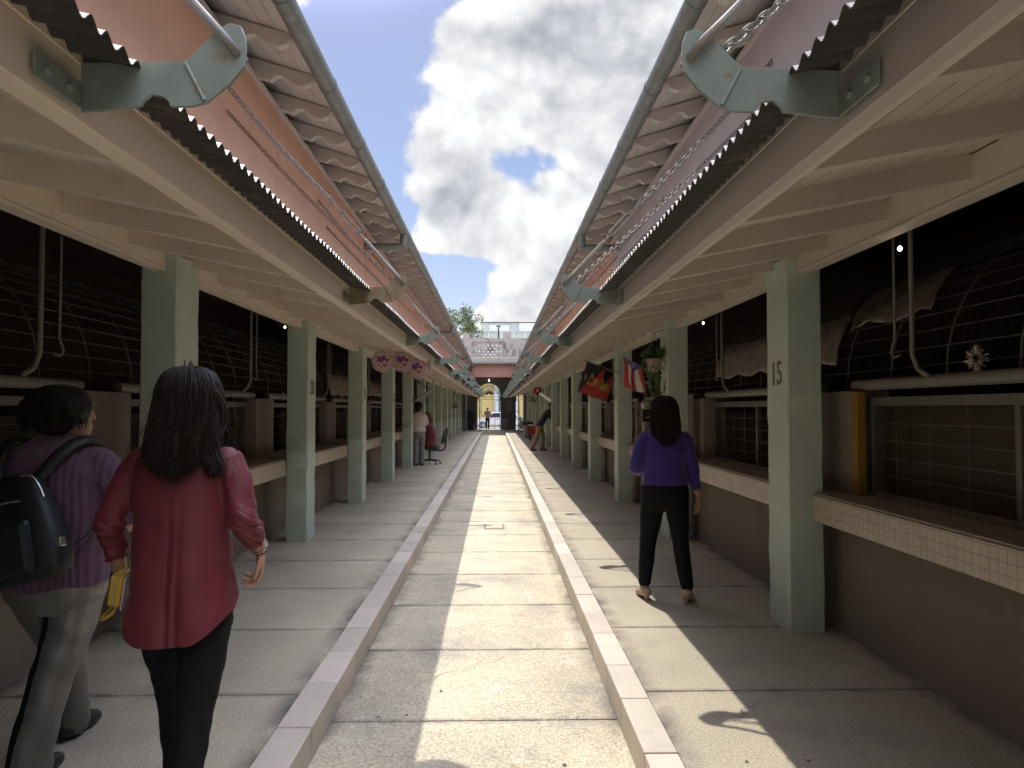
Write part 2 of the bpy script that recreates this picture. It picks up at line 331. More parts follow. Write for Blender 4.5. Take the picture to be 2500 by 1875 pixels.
# ================================================================ the setting: ground
PITCH = 1.155; LZ = -0.145; YEND = 50.2
KL0, KL1 = -1.026, -0.86; KR0, KR1 = 0.649, 0.796
def slabs(name, x0, x1, ztop, m, y0, y1, joint=0.009):
    mb = MB(); k = math.floor((y0 - 3.97) / PITCH)
    while 3.97 + k * PITCH < y1:
        a = max(3.97 + k * PITCH + joint, y0); b = min(3.97 + (k + 1) * PITCH, y1)
        if b > a + .02: mb.box(x0, x1, a, b, ztop - .12, ztop)
        k += 1
    o = mb.build(name, m, bevel=.004); tag(o, kind='structure'); return o
slabs('walkway', -4.6, KL0 - .004, 0, m_walk, -4, 55)
slabs('walkway', KR1 + .004, 4.6, 0, m_walk, -4, 55)
slabs('lane', KL1, KR0, LZ, m_lane, -4, 47.4)
o = MB().box(-4.7, 4.7, -4.1, 54.9, -.45, -.16).build('sub_base', m_joint); tag(o, kind='structure')
o = MB().box(KL0 + .001, KR1 - .001, 48.0, 54.5, -.155, 0).build('gate_floor', m_walk); tag(o, kind='structure')
for (a, b) in ((KL0, KL1), (KR0, KR1)):
    mb = MB(); y = -4 + random.random() * .3
    while y < 48:
        ln = random.uniform(.48, .62); mb.box(a, b, y, y + ln - .005, -.16, .006 + random.uniform(-.002, .002)); y += ln
    o = mb.build('kerb', m_kerb, bevel=.006); tag(o, kind='structure')
mb = MB(); mb.box(KL1, KR0, 47.4, 48.0, -.155, -.07)
tag(mb.build('lane_step', m_walk), kind='structure')
# ground beyond the gate falls gently to the street
m_street = mat('street_asphalt', (.30, .29, .27), .9, var=.1)
m_pave = mat('pale_pavement', (.50, .47, .40), .85, var=.1)
mb = MB(); mb.add([(-40, 55, -.02), (40, 55, -.02), (40, 70, -.45), (-40, 70, -.45)], [(0, 1, 2, 3)]); tag(mb.build('pavement', m_pave), kind='structure')
mb = MB(); mb.add([(-60, 70, -.47), (60, 70, -.47), (60, 84, -.49), (-60, 84, -.49)], [(0, 1, 2, 3)]); tag(mb.build('street', m_street), kind='structure')
mb = MB(); mb.add([(-600, -200, -.62), (600, -200, -.62), (600, 900, -.62), (-600, 900, -.62)], [(0, 1, 2, 3)]); tag(mb.build('ground', m_street), kind='structure')
# metal access cover on the lane
mb = MB(); mb.box(-.16, .13, 10.2, 10.65, LZ - .01, LZ + .004); 
o = mb.build('access_cover', m_frame); tag(o, 'small rectangular access cover set flush in the lane paving', 'access cover')
MB().box(-.13, .10, 10.24, 10.61, LZ + .0055, LZ + .007).build('lid', m_lane, o)

# ================================================================ arcades
BAY = 3.48; Y0 = 4.97; CD = .37; CW = .24
SL = .215
def zc(x, xf): return 2.245 + SL * (x - xf)          # rafter underside
PY = -4.0
tail_poly = [(0, 4.60), (-.52, 4.43), (-.54, 4.40), (-.50, 4.35), (-.43, 4.325), (-.36, 4.345), (-.30, 4.40), (-.25, 4.425), (-.20, 4.42), (-.16, 4.385), (-.15, 4.38), (0, 4.455)]
def link_ring(mb, c, d, u, L_, r, n=14):
    """one chain link: stadium loop in plane (d,u)"""
    pts = []
    for i in range(n):
        a = 2 * math.pi * i / n; ca, sa = math.cos(a), math.sin(a)
        pts.append(Vector(c) + d * (ca * L_ * .30 + (L_ * .30 if ca > 0 else -L_ * .30) * min(1, abs(ca) * 1.6)) + u * (sa * L_ * .34))
    mb.tube(pts, r, 5, closed=True)
def chain(mb, a, b, L_=.05, r=.0042):
    a, b = Vector(a), Vector(b); d = (b - a).normalized(); n = max(1, int((b - a).length / (L_ * .82)))
    u = d.cross(Vector((0, 1, 0))).normalized(); w = d.cross(u)
    for i in range(n):
        sag = -.03 * math.sin(math.pi * (i + .5) / n)
        link_ring(mb, a + d * ((i + .5) * (b - a).length / n) + Vector((0, 0, sag)), d, (u + w).normalized() if i % 2 else (u - w).normalized(), L_, r)

def arcade(s, xf, xe, xc, xu, xg, label, lilac, first):
    """s: side (-1 left, +1 right); xf fascia, xe roof edge, xc column face, xu upper wall, xg gutter"""
    root = empty('market_arcade', (s * xc, 0, 0)); tag(root, label, 'arcade')
    ox = s * xc
    def part(mb, name, m, parent=root, **k):
        mb.v = [(x - ox, y, z) for x, y, z in mb.v]; return mb.build(name, m, parent, **k)
    B = lambda mb, x0, x1, *r: mb.box(s * x0, s * x1, *r)
    # columns with stencilled numbers
    proto = None
    for k in range(-1, 13):
        y = Y0 + BAY * k
        mb = MB(); B(mb, xc, xc + CW, y, y + CD, 0, 2.53 + .0)
        if proto is None:
            bm_ = MB(); rs_ = []; c8 = .010
            for i in range(61):                                         # hand-plastered: edges wander a little
                z = -.002 + 2.532 * i / 60; lp = []
                for q, (x, y_) in enumerate(((c8, 0), (CW - c8, 0), (CW, c8), (CW, CD - c8), (CW - c8, CD), (c8, CD), (0, CD - c8), (0, c8))):
                    w = .0045 * noise.noise((z * 5, q // 2 * 7.3, s)) + .002 * noise.noise((z * 21, q * 3.1, s + 4)); lp.append((s * (x + (w if x < CW / 2 else -w)), y_ + (w if y_ < CD / 2 else -w), z))
                rs_.append(lp)
            bm_.rings(rs_); proto = bm_.build('column', m_green, root, smooth=30); co = proto
        else:
            co = proto.copy(); COL.objects.link(co); co.parent = root
        co.location = (0, y, 0)
        num = first + k if s < 0 else first - k
        tm = text_mesh(str(num), .232, .0015, m_num, .0035)
        to = link('number', tm, co); to.location = (-s * .003, CD * .5, 1.74)
        to.rotation_euler = (R(90), 0, R(90) if s < 0 else R(-90)); to.scale = (.92, 1, 1)
    # inner beam, fascia, rafters, ceiling
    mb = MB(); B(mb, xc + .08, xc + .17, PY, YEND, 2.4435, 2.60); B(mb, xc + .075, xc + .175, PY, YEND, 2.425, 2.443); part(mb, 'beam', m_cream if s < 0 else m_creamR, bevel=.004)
    mb = MB(); y = PY
    while y < YEND:                                                    # fascia boards butted end to end
        ln = 4.1; dz_ = random.uniform(-.005, .005); dx_ = random.uniform(-.004, .004); B(mb, xf + dx_, xf + .045, y, min(y + ln - .004, YEND), 2.235 + dz_, 2.41 + dz_); y += ln
    B(mb, xf - .010, xf - .0045, PY, YEND, 2.372, 2.404)
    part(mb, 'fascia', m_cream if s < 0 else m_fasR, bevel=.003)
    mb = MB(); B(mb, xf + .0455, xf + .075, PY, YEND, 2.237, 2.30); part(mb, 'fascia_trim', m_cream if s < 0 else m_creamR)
    rp = None
    for i in range(-1, int((YEND - Y0) / (BAY / 5)) + 1):
        y = Y0 + .185 + i * BAY / 5 + .02
        if rp is None:
            q = MB(); xa, xb = xf + .0455, xc + .26
            q.add([(s*(xx - xc), yy, zc(xx, xf) + dz) for xx, dz in ((xa, .02), (xb, .0), (xb, .13), (xa, .13)) for yy in (-.03, .03)],
                  [(0, 2, 4, 6), (1, 7, 5, 3), (0, 1, 3, 2), (2, 3, 5, 4), (4, 5, 7, 6), (6, 7, 1, 0)])
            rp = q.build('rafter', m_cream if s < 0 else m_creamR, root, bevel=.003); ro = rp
        else:
            ro = rp.copy(); COL.objects.link(ro); ro.parent = root
        ro.location = (0, y + random.uniform(-.015, .015), random.uniform(-.004, .004)); ro.rotation_euler = (random.uniform(-.03, .03), 0, random.uniform(-.008, .008))
    for y in [Y0 + .185 + i * BAY / 5 + .02 for i in range(-10, -1)]:
        ro = rp.copy(); COL.objects.link(ro); ro.parent = root; ro.location = (0, y, 0)
    mb = MB(); x = xf + .03
    while x < xc + .3:
        a, b = x, x + .098
        mb.add([(s*xx, yy, zc(xx, xf) + .115 + dz) for xx in (a, b) for yy in (PY, YEND) for dz in (0, .016)],
               [(0, 2, 3, 1), (4, 5, 7, 6), (0, 1, 5, 4), (2, 6, 7, 3), (0, 4, 6, 2), (1, 3, 7, 5)]); x += .104
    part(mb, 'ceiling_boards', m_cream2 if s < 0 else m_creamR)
    # corrugated sheet over the rafters: dark below, pale above
    p = .073; npt = int((YEND - PY) / p * 8)
    for nm, m, dz in (('corrugated_roof', m_corr, 0), ('roof_top_sheet', m_corrtop, .004)):
        vs = []; 
        for i in range(npt + 1):
            y = PY + i * p / 8; h = .013 * math.sin(2 * math.pi * i / 8)
            jag = .010 * noise.noise((y * 1.1, s, 0)) + (.004 * noise.noise((y * 9, s, 3)))
            for xx in (xe + jag, xf + .25, xu + .05): vs.append((s * xx, y, zc(xx, xf) + .150 + h + dz))
        fs = [(i*3 + j, i*3 + j + 1, i*3 + j + 4, i*3 + j + 3) for i in range(npt) for j in (0, 1)]
        q = MB(); q.add(vs, fs); part(q, nm, m, smooth=60)
    # upper wall, trim, vent gap, eave tails, soffit, roof
    zt = 4.40
    if lilac:
        mb = MB(); B(mb, xu, xu + .2, PY, 12.6, 2.635, zt); part(mb, 'upper_wall', m_lilac)
        mb = MB(); B(mb, xu + .006, xu + .2, 12.605, YEND, 2.635, zt); part(mb, 'upper_wall', m_pink)
    else:
        mb = MB(); B(mb, xu, xu + .2, PY, YEND, 2.635, zt); part(mb, 'upper_wall', m_pink)
    mb = MB(); B(mb, xu - .03, xu + .12, PY, YEND, zt + .001, zt + .045); part(mb, 'wall_trim', m_tail, bevel=.003)
    mb = MB(); B(mb, xu + .1, xu + .19, PY, YEND, zt + .046, 4.62); part(mb, 'vent_gap', m_black)
    tp = None; y = -3.6; 
    while y < YEND - .1:
        if tp is None:
            q = MB(); q.prism([(s * (xu - xc + .09 + (px if px < -.001 else 0) + 0), pz) for px, pz in [(a - .09 if a < -.001 else a, b) for a, b in tail_poly]], 'y', -.036, .036)
            tp = q.build('rafter_tail', m_tail, root, bevel=.004); to = tp
        else:
            to = tp.copy(); COL.objects.link(to); to.parent = root
        to.location = (0, y, 0); y += .72
    mb = MB()
    for i in range(5):
        a = -.545 + i * .128; b = a + .124
        mb.add([(s*(xu + t), yy, 4.603 + .327 * t + dz) for t in (a, b) for yy in (PY, YEND) for dz in (0, .018)],
               [(0, 2, 3, 1), (4, 5, 7, 6), (0, 1, 5, 4), (2, 6, 7, 3), (0, 4, 6, 2), (1, 3, 7, 5)])
    part(mb, 'soffit_boards', m_soff)
    mb = MB(); mb.add([(s*(xu + t), yy, 4.624 + .327 * t + dz) for t in (-.60, 3.4) for yy in (PY - .2, YEND + 3) for dz in (0, .05)],
               [(0, 2, 3, 1), (4, 5, 7, 6), (0, 1, 5, 4), (2, 6, 7, 3), (0, 4, 6, 2), (1, 3, 7, 5)])
    part(mb, 'roof', m_rooft)
    # gutter and its outlets
    mb = MB(); gz = 4.40; mb.tube([(s*xg, PY, gz), (s*xg, YEND, gz)], .078, 24)
    y = .75
    while y < YEND:
        mb.tube([(s*xg, y, gz), (s*xg, y + .03, gz)], .0835, 24); y += 1.45
    part(mb, 'gutter', m_gutter, smooth=50)
    for y in (12.0, 25.5, 39.0):
        mb = MB(); mb.tube([(s*xg, y, gz - .04), (s*xg, y, gz - .24)], .052, 14); mb.tube([(s*xg, y, gz - .215), (s*xg, y, gz - .275)], .056, 14)
        mb.tube([(s*(xg - .05), y, gz - .26), (s*(xu + .02), y, gz - .26)], .052, 14); part(mb, 'downpipe', m_gutter, smooth=50)
        mb = MB(); mb.tube([(s*(xu - .14), y - .0, gz - .26), (s*(xu - .02), y, gz - .26)], .062, 14); part(mb, 'pipe_collar', m_pipe, smooth=50)
    # steel brackets with tie rods to the wall
    bp = [(0, .015), (0, .14), (.26, .147), (.345, .232), (.372, .247), (.40, .24), (.412, .21), (.414, .175), (.41, .135), (.375, .09), (.318, .042), (.28, .031), (.225, .03),
          (.222, .042), (.205, .056), (.176, .06), (.158, .044), (.15, .03), (.04, .018)]
    bp = [(a - .0, b + 2.238) for a, b in bp]
    eye = Vector((s * (xf - .005 - .365), 0, 2.238 + .205)); anc = Vector((s * xu, 0, 4.07))
    P = None
    for k in range(-1, 14):
        y = 1.88 + 3.49 * k
        if P is None:
            q = MB(); q.prism([(s * (xf - .009 - a) - ox, b) for a, b in bp], 'y', -.006, .006)
            q.box(s*(xf - .0165) - ox, s*(xf - .009) - ox, -.20, .0, 2.256, 2.321)
            for t in (-.16, -.07): q.tube([(s*(xf - .028) - ox, t, 2.288), (s*(xf - .0165) - ox, t, 2.288)], .011, 6)
            q.tube([(s*(xf - .009 - .262) - ox, -.007, 2.238 + .142), (s*(xf - .009 - .312) - ox, -.007, 2.238 + .045)], .006, 6)
            br = q.build('bracket', m_brk, root, bevel=.0015)
            D = anc - eye; pt = lambda t: eye + D * t - Vector((ox, 0, 0))
            q = MB(); q.tube([pt(-.025) + Vector((0, .03, 0)), pt(-.02) + Vector((0, -.015, 0)), pt(.0) + Vector((0, -.03, 0)), pt(.03) + Vector((0, -.012, 0)), pt(.06), pt(.17)], .013, 8)
            q.tube([pt(.17), pt(.18) + Vector((0, .03, .0)), pt(.195) + Vector((0, .02, 0)), pt(.2), pt(.205)], .008, 6)
            q.tube([pt(.185), pt(.215)], .007, 6)
            c1 = q.build('tie_rod', m_galv, br, smooth=60)
            q = MB(); u = D.normalized().cross(Vector((0, 1, 0))) * .016
            q.tube([pt(.205) + u, pt(.297) + u], .007, 6); q.tube([pt(.205) - u, pt(.297) - u], .007, 6)
            for t in (.205, .297): q.tube([pt(t) - u * 1.3, pt(t) + u * 1.3], .010, 6)
            q.tube([pt(.297), pt(.33), pt(.34) + Vector((0, .02, .02)), pt(.352) + Vector((0, .01, .03)), pt(.355)], .0065, 6)
            c2 = q.build('turnbuckle', m_galv, br, smooth=60)
            q = MB(); chain(q, pt(.35), pt(1.0), .05, .0045); q.tube([pt(1.0), pt(1.02)], .018, 8); q.tube([pt(.985) + Vector((0, 0, -.012)), pt(1.01) + Vector((0, 0, -.012))], .006, 6)
            c3 = q.build('chain', m_galv, br, smooth=60)
            q = MB(); e2 = eye + Vector((0, .012, -.06)); a2 = anc + Vector((0, .45, -.22)); chain(q, e2 - Vector((ox, 0, 0)), a2 - Vector((ox, 0, 0)), .042, .0036)
            c4 = q.build('slack_chain', m_rustch if s < 0 else m_galv, br, smooth=60)
            P = br; o = br
        else:
            o = P.copy(); COL.objects.link(o); o.parent = root
            for c in (c1, c2, c3) + ((c4,) if k in ((1, 2) if s < 0 else (0, 1, 2)) else ()):
                d = c.copy(); COL.objects.link(d); d.parent = o
        o.location = (0, y + (random.uniform(-.03, .03) if k > 1 else 0), random.uniform(-.01, .01) if k > 0 else 0); o.rotation_euler = (0, random.uniform(-.03, .03) if k > 1 else 0, random.uniform(-.05, .05) if k > 0 else 0)
        if s < 0 and k == 1:
            o.data = o.data.copy(); o.data.materials[0] = m_brkr; o['label'] = 'rusty brown steel bracket'
    return root
XC = {-1: 2.125, 1: 1.976}; XW = {-1: 2.64, 1: 2.33}; XCT = {-1: 2.36, 1: 2.143}
arcade(-1, 1.06, .90, 2.125, 2.13, 1.50, 'left-hand market arcade with a salmon pink upper wall over pale green columns numbered from 19', False, 19)
arcade(1, .905, .76, 1.976, 2.05, 1.42, 'right-hand market arcade whose upper wall is lilac grey nearby, over columns numbered 15 and lower', True, 15)

# unseen wall added behind the camera to darken the near right side
o = MB().box(1.0, 4.6, -1.2, -1.0, 0, 4.35).build('added_shade_wall', m_wallb); tag(o, 'unseen taupe wall added to darken the near right-hand arcade', 'wall')
# leaves, gum and scraps trodden into the paving
m_lit = mat('trodden_scraps', (.06, .05, .04), .8, var=.4, island=.6); mb = MB(); rl = random.Random(31)
for i in range(150):
    x, y = (rl.uniform(-2.6, -1.05), rl.uniform(2, 16)) if i % 3 == 0 else ((rl.uniform(.82, 2.3), rl.uniform(2, 14)) if i % 3 == 1 else (rl.uniform(-.84, .63), rl.uniform(2, 16)))
    z = (LZ if -.86 < x < .649 else 0) + .0045; r = rl.uniform(.003, .013); a0 = rl.uniform(0, 6)
    mb.add([(x + r * rl.uniform(.5, 1.3) * math.cos(a0 + q), y + r * rl.uniform(.5, 1.3) * math.sin(a0 + q), z) for q in (0, 1.2, 2.4, 3.7, 5)], [(0, 1, 2, 3, 4)])
for (x0, y0_, dx_, dy_, n_) in ((-.5, 4.4, .06, .05, 14), (.25, 7.1, -.05, .07, 12), (1.7, 6.0, .05, .06, 12), (-1.5, 4.6, -.06, .06, 14), (1.15, 3.6, .04, .03, 9), (-1.3, 7.9, -.05, .05, 12), (-.2, 9.4, .05, .07, 14)):
    p = Vector((x0, y0_, (LZ if -.86 < x0 < .649 else 0) + .0045)); pts = [p]                # hairline cracks
    for i in range(n_): p = p + Vector((dx_ * rl.uniform(.3, 1.5) + rl.gauss(0, .02), dy_ * rl.uniform(.2, 1.4) + rl.gauss(0, .015), 0)); pts.append(p)
    vs = []
    for i, q in enumerate(pts): w = .0022 * (1 - abs(i / n_ - .4)); vs += [q + Vector((-w * .7, w * .7, 0)), q + Vector((w * .7, -w * .7, 0))]
    mb.add(vs, [(2*i, 2*i + 1, 2*i + 3, 2*i + 2) for i in range(n_)])
tag(mb.build('floor_marks', m_lit), kind='stuff')

# ================================================================ market hall shell behind the stalls
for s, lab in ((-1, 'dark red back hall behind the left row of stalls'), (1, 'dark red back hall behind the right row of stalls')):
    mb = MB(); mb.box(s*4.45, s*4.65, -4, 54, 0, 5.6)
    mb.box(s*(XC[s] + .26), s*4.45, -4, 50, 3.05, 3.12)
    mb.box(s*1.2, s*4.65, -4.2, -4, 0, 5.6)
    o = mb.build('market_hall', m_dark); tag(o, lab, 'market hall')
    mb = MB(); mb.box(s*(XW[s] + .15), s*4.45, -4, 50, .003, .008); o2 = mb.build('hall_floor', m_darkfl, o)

# ================================================================ stalls, one per bay
def stall_proto(s, shift):
    xw, xct = XW[s], XCT[s]; root = empty('market_stall', (s * xw, Y0, 0)); ox = s * xw
    y1 = BAY - .0; p0 = CD + .06; 
    def part(mb, name, m, **k):
        mb.v = [(x - ox, y, z) for x, y, z in mb.v]; return mb.build(name, m, root, **k)
    mb = MB(); mb.box(s*xw, s*(xw + .14), 0, y1 - .001, 0, .745); part(mb, 'base_wall', m_wallb)
    mb = MB(); mb.box(s*xct, s*(xw + .25), CD + .004 if s < 0 else .10, y1 - .004 if s < 0 else y1 + .09, .7465, .922); part(mb, 'counter', m_tile, bevel=.006)
    mb = MB(); mb.box(s*(xct + .012), s*(xw + .26), CD + .004 if s < 0 else .10, y1 - .004 if s < 0 else y1 + .09, .9225, .936); part(mb, 'counter_top', m_ctop, bevel=.004)
    mb = MB(); mb.box(s*(xw + .02), s*(xw + .28), -.12, CD + .14, .75, 1.62); part(mb, 'pilaster', m_pil, bevel=.008)
    a, b = CD + .17, y1 - .15; xg = xw + .12
    mb = MB()
    for (ya, yb, za, zb) in ((a, b, 1.52, 1.575), (a, b, .938, .97), (a, a + .05, .97, 1.52), (b - .05, b, .97, 1.52), ((a + b) / 2 - .02, (a + b) / 2 + .02, .97, 1.52)):
        mb.box(s*xg, s*(xg + .035), ya, yb, za, zb)
    part(mb, 'grille_frame', m_frame, bevel=.002)
    mb = MB()
    for i in range(1, 5):
        z = .97 + i * .11; mb.tube([(s*(xg + .018), a + .05, z), (s*(xg + .018), b - .05, z)], .0035, 5, cap=False)
    for i in range(1, 4):
        for h in (0, 1):
            yy = a + .05 + ((b - a) / 2) * h + i * (b - a) / 8 
            mb.tube([(s*(xg + .022), yy, .97), (s*(xg + .022), yy, 1.52)], .0022, 4, cap=False)
    part(mb, 'grille', m_wire)
    mb = MB(); mb.tube([(s*(xg - .03), a - .1, 1.655), (s*(xg - .03), b + .1, 1.655)], .036, 12)
    mb.box(s*(xg - .075), s*(xg + .01), a + .42, a + .52, 1.61, 1.70); part(mb, 'pipe', m_pipe, smooth=50)
    # barrel cage of hoops and wires above the grille
    def hoop(t): 
        a_ = t * math.pi / 2; return (s * (xg + .06 + .85 * (1 - math.cos(a_))), 1.69 + .88 * math.sin(a_))
    mb = MB()
    for i in range(6):
        yy = .25 + i * BAY / 6; mb.tube([(hoop(t / 9)[0], yy, hoop(t / 9)[1]) for t in range(10)], .006, 5, cap=False)
    mb.mi = 1
    for i in range(13):
        x, z = hoop((i + .6) / 13); mb.tube([(x, 0, z), (x, BAY - .002, z)], .0036, 5, cap=False)
    for i in range(46):
        yy = .04 + i * BAY / 46; mb.tube([(hoop(t / 5)[0], yy, hoop(t / 5)[1]) for t in range(6)], .0012, 3, cap=False)
    part(mb, 'cage', [m_frame, m_wire])
    mb = MB(); xr = XC[s] + .36
    mb.tube([(s*xr, 2.6, 2.62), (s*xr, 2.6, 1.80), (s*(xr + .02), 2.58, 1.72), (s*(xr + .05), 2.53, 1.68)], .014, 8); part(mb, 'drop_pipe', m_pipe, smooth=60)
    mb = MB(); mb.tube([(s*xr, 2.78, 2.62), (s*xr, 2.78, 1.90), (s*xr, 2.81, 1.86), (s*xr, 2.82, 1.83), (s*xr, 2.79, 1.80), (s*xr, 2.73, 1.81)], .007, 6); part(mb, 'hook_rod', m_galv, smooth=60)
    mb = MB(); mb.box(s*(xw + .9), s*(xw + .93), .3, BAY - .3, .0, 1.45); mb.box(s*(xw + .5), s*(xw + .9), .5, BAY - .6, .85, .88); part(mb, 'inner_panel', m_inner)
    return root
SNAME = {-1: [], 1: []}
for s in (-1, 1):
    proto = stall_proto(s, 0); base = proto
    for k in range(-1, 12):
        o = proto if k == -1 else copy_tree(base)
        o.location = (s * XW[s], Y0 + BAY * k, 0)
        n0 = (19 + k) if s < 0 else (15 - k); n1 = n0 + 1 if s < 0 else n0 - 1
        side = 'left' if s < 0 else 'right'
        if k == -1: lab = 'caged stall with tiled counter nearest the camera on the %s, before column %d' % (side, n1)
        else: lab = 'caged market stall with tiled counter between columns %d and %d of the %s row' % (n0, n1, side)
        tag(o, lab, 'market stall', 'market stalls behind the columns'); SNAME[s].append(o)
o = SNAME[1][0]
o['label'] = 'market stall with mustard yellow panels and post behind its grille, nearest on the right'
ox = XW[1]
mb = MB(); mb.box(.02, .075, BAY - .205, BAY - .125, .94, 1.61); mb.build('yellow_post', m_yel, o, bevel=.004)
mb = MB(); mb.box(.19, .21, .4, BAY - .52, .945, 1.55); mb.box(.19, .215, BAY - .515, BAY - .26, .945, 1.55); mb.build('yellow_panel', m_yelp, o)
# ================================================================ gatehouse at the end of the alley
m_gate = mat('taupe_gate_wall', (.21, .18, .155), .8, var=.08, bump=.08, bscale=40, bdist=.004)
m_cornice = mat('weathered_cornice', (.45, .44, .40), .75, var=.15, stains=[((.10, .095, .09), 2, .55, .7, .7, (1, 1, 3))])
m_parap = mat('mouldy_pink_parapet', (.46, .40, .375), .85, var=.12, vscale=2, stains=[((.07, .065, .065), 1.6, .53, .64, .85, (1.2, 1, .8)), ((.05, .05, .055), .9, .58, .66, .7), ((.62, .55, .53), 3, .58, .7, .4)])
m_tar = mat('grey_roof_felt', (.20, .21, .22), .8, var=.2)
m_iron = mat('black_iron', (.025, .025, .025), .5, .3, var=0)
m_yb = mat('yellow_street_facade', (.66, .52, .22), .75, var=.05, emit=None)
m_wh = mat('white_facade_paint', (.72, .72, .70), .7, var=.05)
m_teal = mat('teal_door_paint', (.12, .25, .26), .5, var=.1)
def wall_holes(mb, outer, holes, y0, y1):
    """wall polygon in XZ with holes, extruded along Y"""
    loops = [[Vector((x, z, 0)) for x, z in outer]] + [[Vector((x, z, 0)) for x, z in h] for h in holes]
    tris = tessellate_polygon(loops); flat = [p for l in loops for p in l]; n = len(flat)
    mb.add([(p.x, y0, p.y) for p in flat] + [(p.x, y1, p.y) for p in flat], [tuple(t) for t in tris] + [tuple(n + i for i in reversed(t)) for t in tris])
    o = 0
    for l in loops:
        k = len(l); mb.add([(p.x, y, p.y) for y in (y0, y1) for p in l], [(i, (i+1) % k, k + (i+1) % k, k + i) for i in range(k)])
def arch_poly(cx, hw, z0, zs, r, pinch):
    """horseshoe arch opening"""
    pts = [(cx - hw, z0), (cx + hw, z0), (cx + hw, zs - .40), (cx + hw - pinch, zs - .34), (cx + hw - pinch, zs - .20), (cx + hw, zs - .14)]
    for i in range(25):
        a = math.pi * i / 24; pts.append((cx + r * math.cos(a), zs + r * math.sin(a)))
    pts += [(cx - hw, zs - .14), (cx - hw + pinch, zs - .20), (cx - hw + pinch, zs - .34), (cx - hw, zs - .40)]
    return pts
GY = 54.0
g = empty('gatehouse', (0, GY, 0)); tag(g, 'taupe gatehouse with horseshoe arches and a salmon pink lintel closing the alley', 'gatehouse')
def gpart(mb, name, m, **k):
    mb.v = [(x, y - GY, z) for x, y, z in mb.v]; return mb.build(name, m, g, **k)
mb = MB(); A1, A2 = -.47, 2.35
wall_holes(mb, [(-4.4, 0), (4.4, 0), (4.4, 4.6), (-4.4, 4.6)], [arch_poly(c, .86, .001, 2.52, .87, .07) for c in (A1, A2)], GY, GY + .35); gpart(mb, 'arch_wall', m_gate)
mb = MB(); mb.box(-2.1, 2.0, 50.21, 50.45, 3.66, 4.52); gpart(mb, 'lintel', mat('dusky_salmon_stucco', (.47, .25, .205), .8, var=.07))
for s_ in (-1, 1):
    mb = MB(); mb.box(s_*2.02, s_*2.9, 50.21, 53.99, 0, 4.5); gpart(mb, 'side_wall', m_gate)
    mb = MB(); mb.box(s_*2.0, s_*2.03, 50.9, 51.0, 0, 2.6); mb.box(s_*2.0, s_*2.03, 51.9, 52.0, 0, 2.6); mb.box(s_*2.005, s_*2.025, 51.0, 51.9, 0, 2.55); gpart(mb, 'side_door', m_teal)
mb = MB(); mb.box(-2.15, 2.05, 50.0, 54.6, 4.66, 4.98); gpart(mb, 'cornice', m_cornice, bevel=.02)
mb = MB(); mb.tube([(-2.1, 50.02, 4.58), (2.0, 50.02, 4.58)], .075, 14); gpart(mb, 'gutter', m_gutter, smooth=50)
mb = MB(); mb.tube([(-1.62, 50.05, 4.55), (-1.62, 50.05, 4.0)], .05, 10); gpart(mb, 'downpipe', m_gutter, smooth=50)
mb = MB(); mb.tube([(1.5, 50.05, 4.55), (1.5, 50.05, 4.1)], .05, 10); gpart(mb, 'downpipe', m_gutter, smooth=50)
for c in (A1, A2):                                                     # iron fanlight in each arch
    mb = MB(); zb = 2.52; y = GY + .15
    for z in (2.22, 2.40): mb.box(c - .86, c + .86, y - .015, y + .015, z - .018, z + .018)
    for r in (.30, .62, .86): mb.tube([(c + r * math.cos(math.pi * i / 24), y, zb + r * math.sin(math.pi * i / 24)) for i in range(25)], .02, 5, cap=False)
    for i in range(1, 22):
        a = math.pi * i / 22; mb.tube([(c + .1 * math.cos(a), y, zb + .1 * math.sin(a)), (c + .84 * math.cos(a), y, zb + .84 * math.sin(a))], .014, 4, cap=False)
        mb.ball((c + .74 * math.cos(a), y, zb + .74 * math.sin(a)), .042, 6, 4, (1, .4, 1))
    for x in (-.28, .3): mb.box(c + x - .012, c + x + .012, y - .01, y + .01, 2.22, 2.4)
    mb.box(c - .70, c - .64, y - .03, y + .03, 0, 2.5)
    gpart(mb, 'fanlight', m_iron)
    mb = MB(); 
    for x in (.42, .80): mb.box(c + x, c + x + .03, y + .5, y + .53, -.05, 2.15)
    for z in (.25, .75, 1.3, 2.1): mb.box(c + .42, c + .83, y + .5, y + .53, z, z + .03)
    for x in (-.86, -.58): mb.box(c + x, c + x + .03, y + .5, y + .53, -.05, 2.15)
    for z in (.25, .75, 1.3, 2.1): mb.box(c - .86, c - .55, y + .5, y + .53, z, z + .03)
    gpart(mb, 'open_gate', m_iron)
# parapet behind, with a diamond lattice
pr = empty('parapet_wall', (0, 57, 0)); tag(pr, 'mould-stained pink parapet wall with a diamond lattice rising above the gatehouse roof', 'parapet')
holes = []
for r_ in range(5):
    for c_ in range(7):
        x = -1.55 + c_ * .33 + (.165 if r_ % 2 else 0); z = 5.45 + r_ * .235
        if x < .55: holes.append([(x - .085, z), (x, z - .085), (x + .085, z), (x, z + .085)])
mb = MB(); wall_holes(mb, [(-2.6, 4.4), (4.5, 4.4), (4.5, 6.95), (-2.6, 6.95)], holes, -.1, .1); mb.build('lattice_wall', m_parap, pr)
for (a, b, zt) in ((-2.45, -1.86, 7.3), (.62, 1.22, 7.35)):
    MB().box(a, b, -.14, .14, 4.4, zt).build('pier', m_parap, pr, bevel=.02)
MB().box(-1.75, .6, -.16, -.101, 6.66, 6.70).build('moulding', m_parap, pr)
MB().add([(-2.6, -3, 5.02), (4.5, -3, 5.02), (4.5, -.15, 5.45), (-2.6, -.15, 5.45)], [(0, 1, 2, 3)]).build('flashing', m_tar, pr)
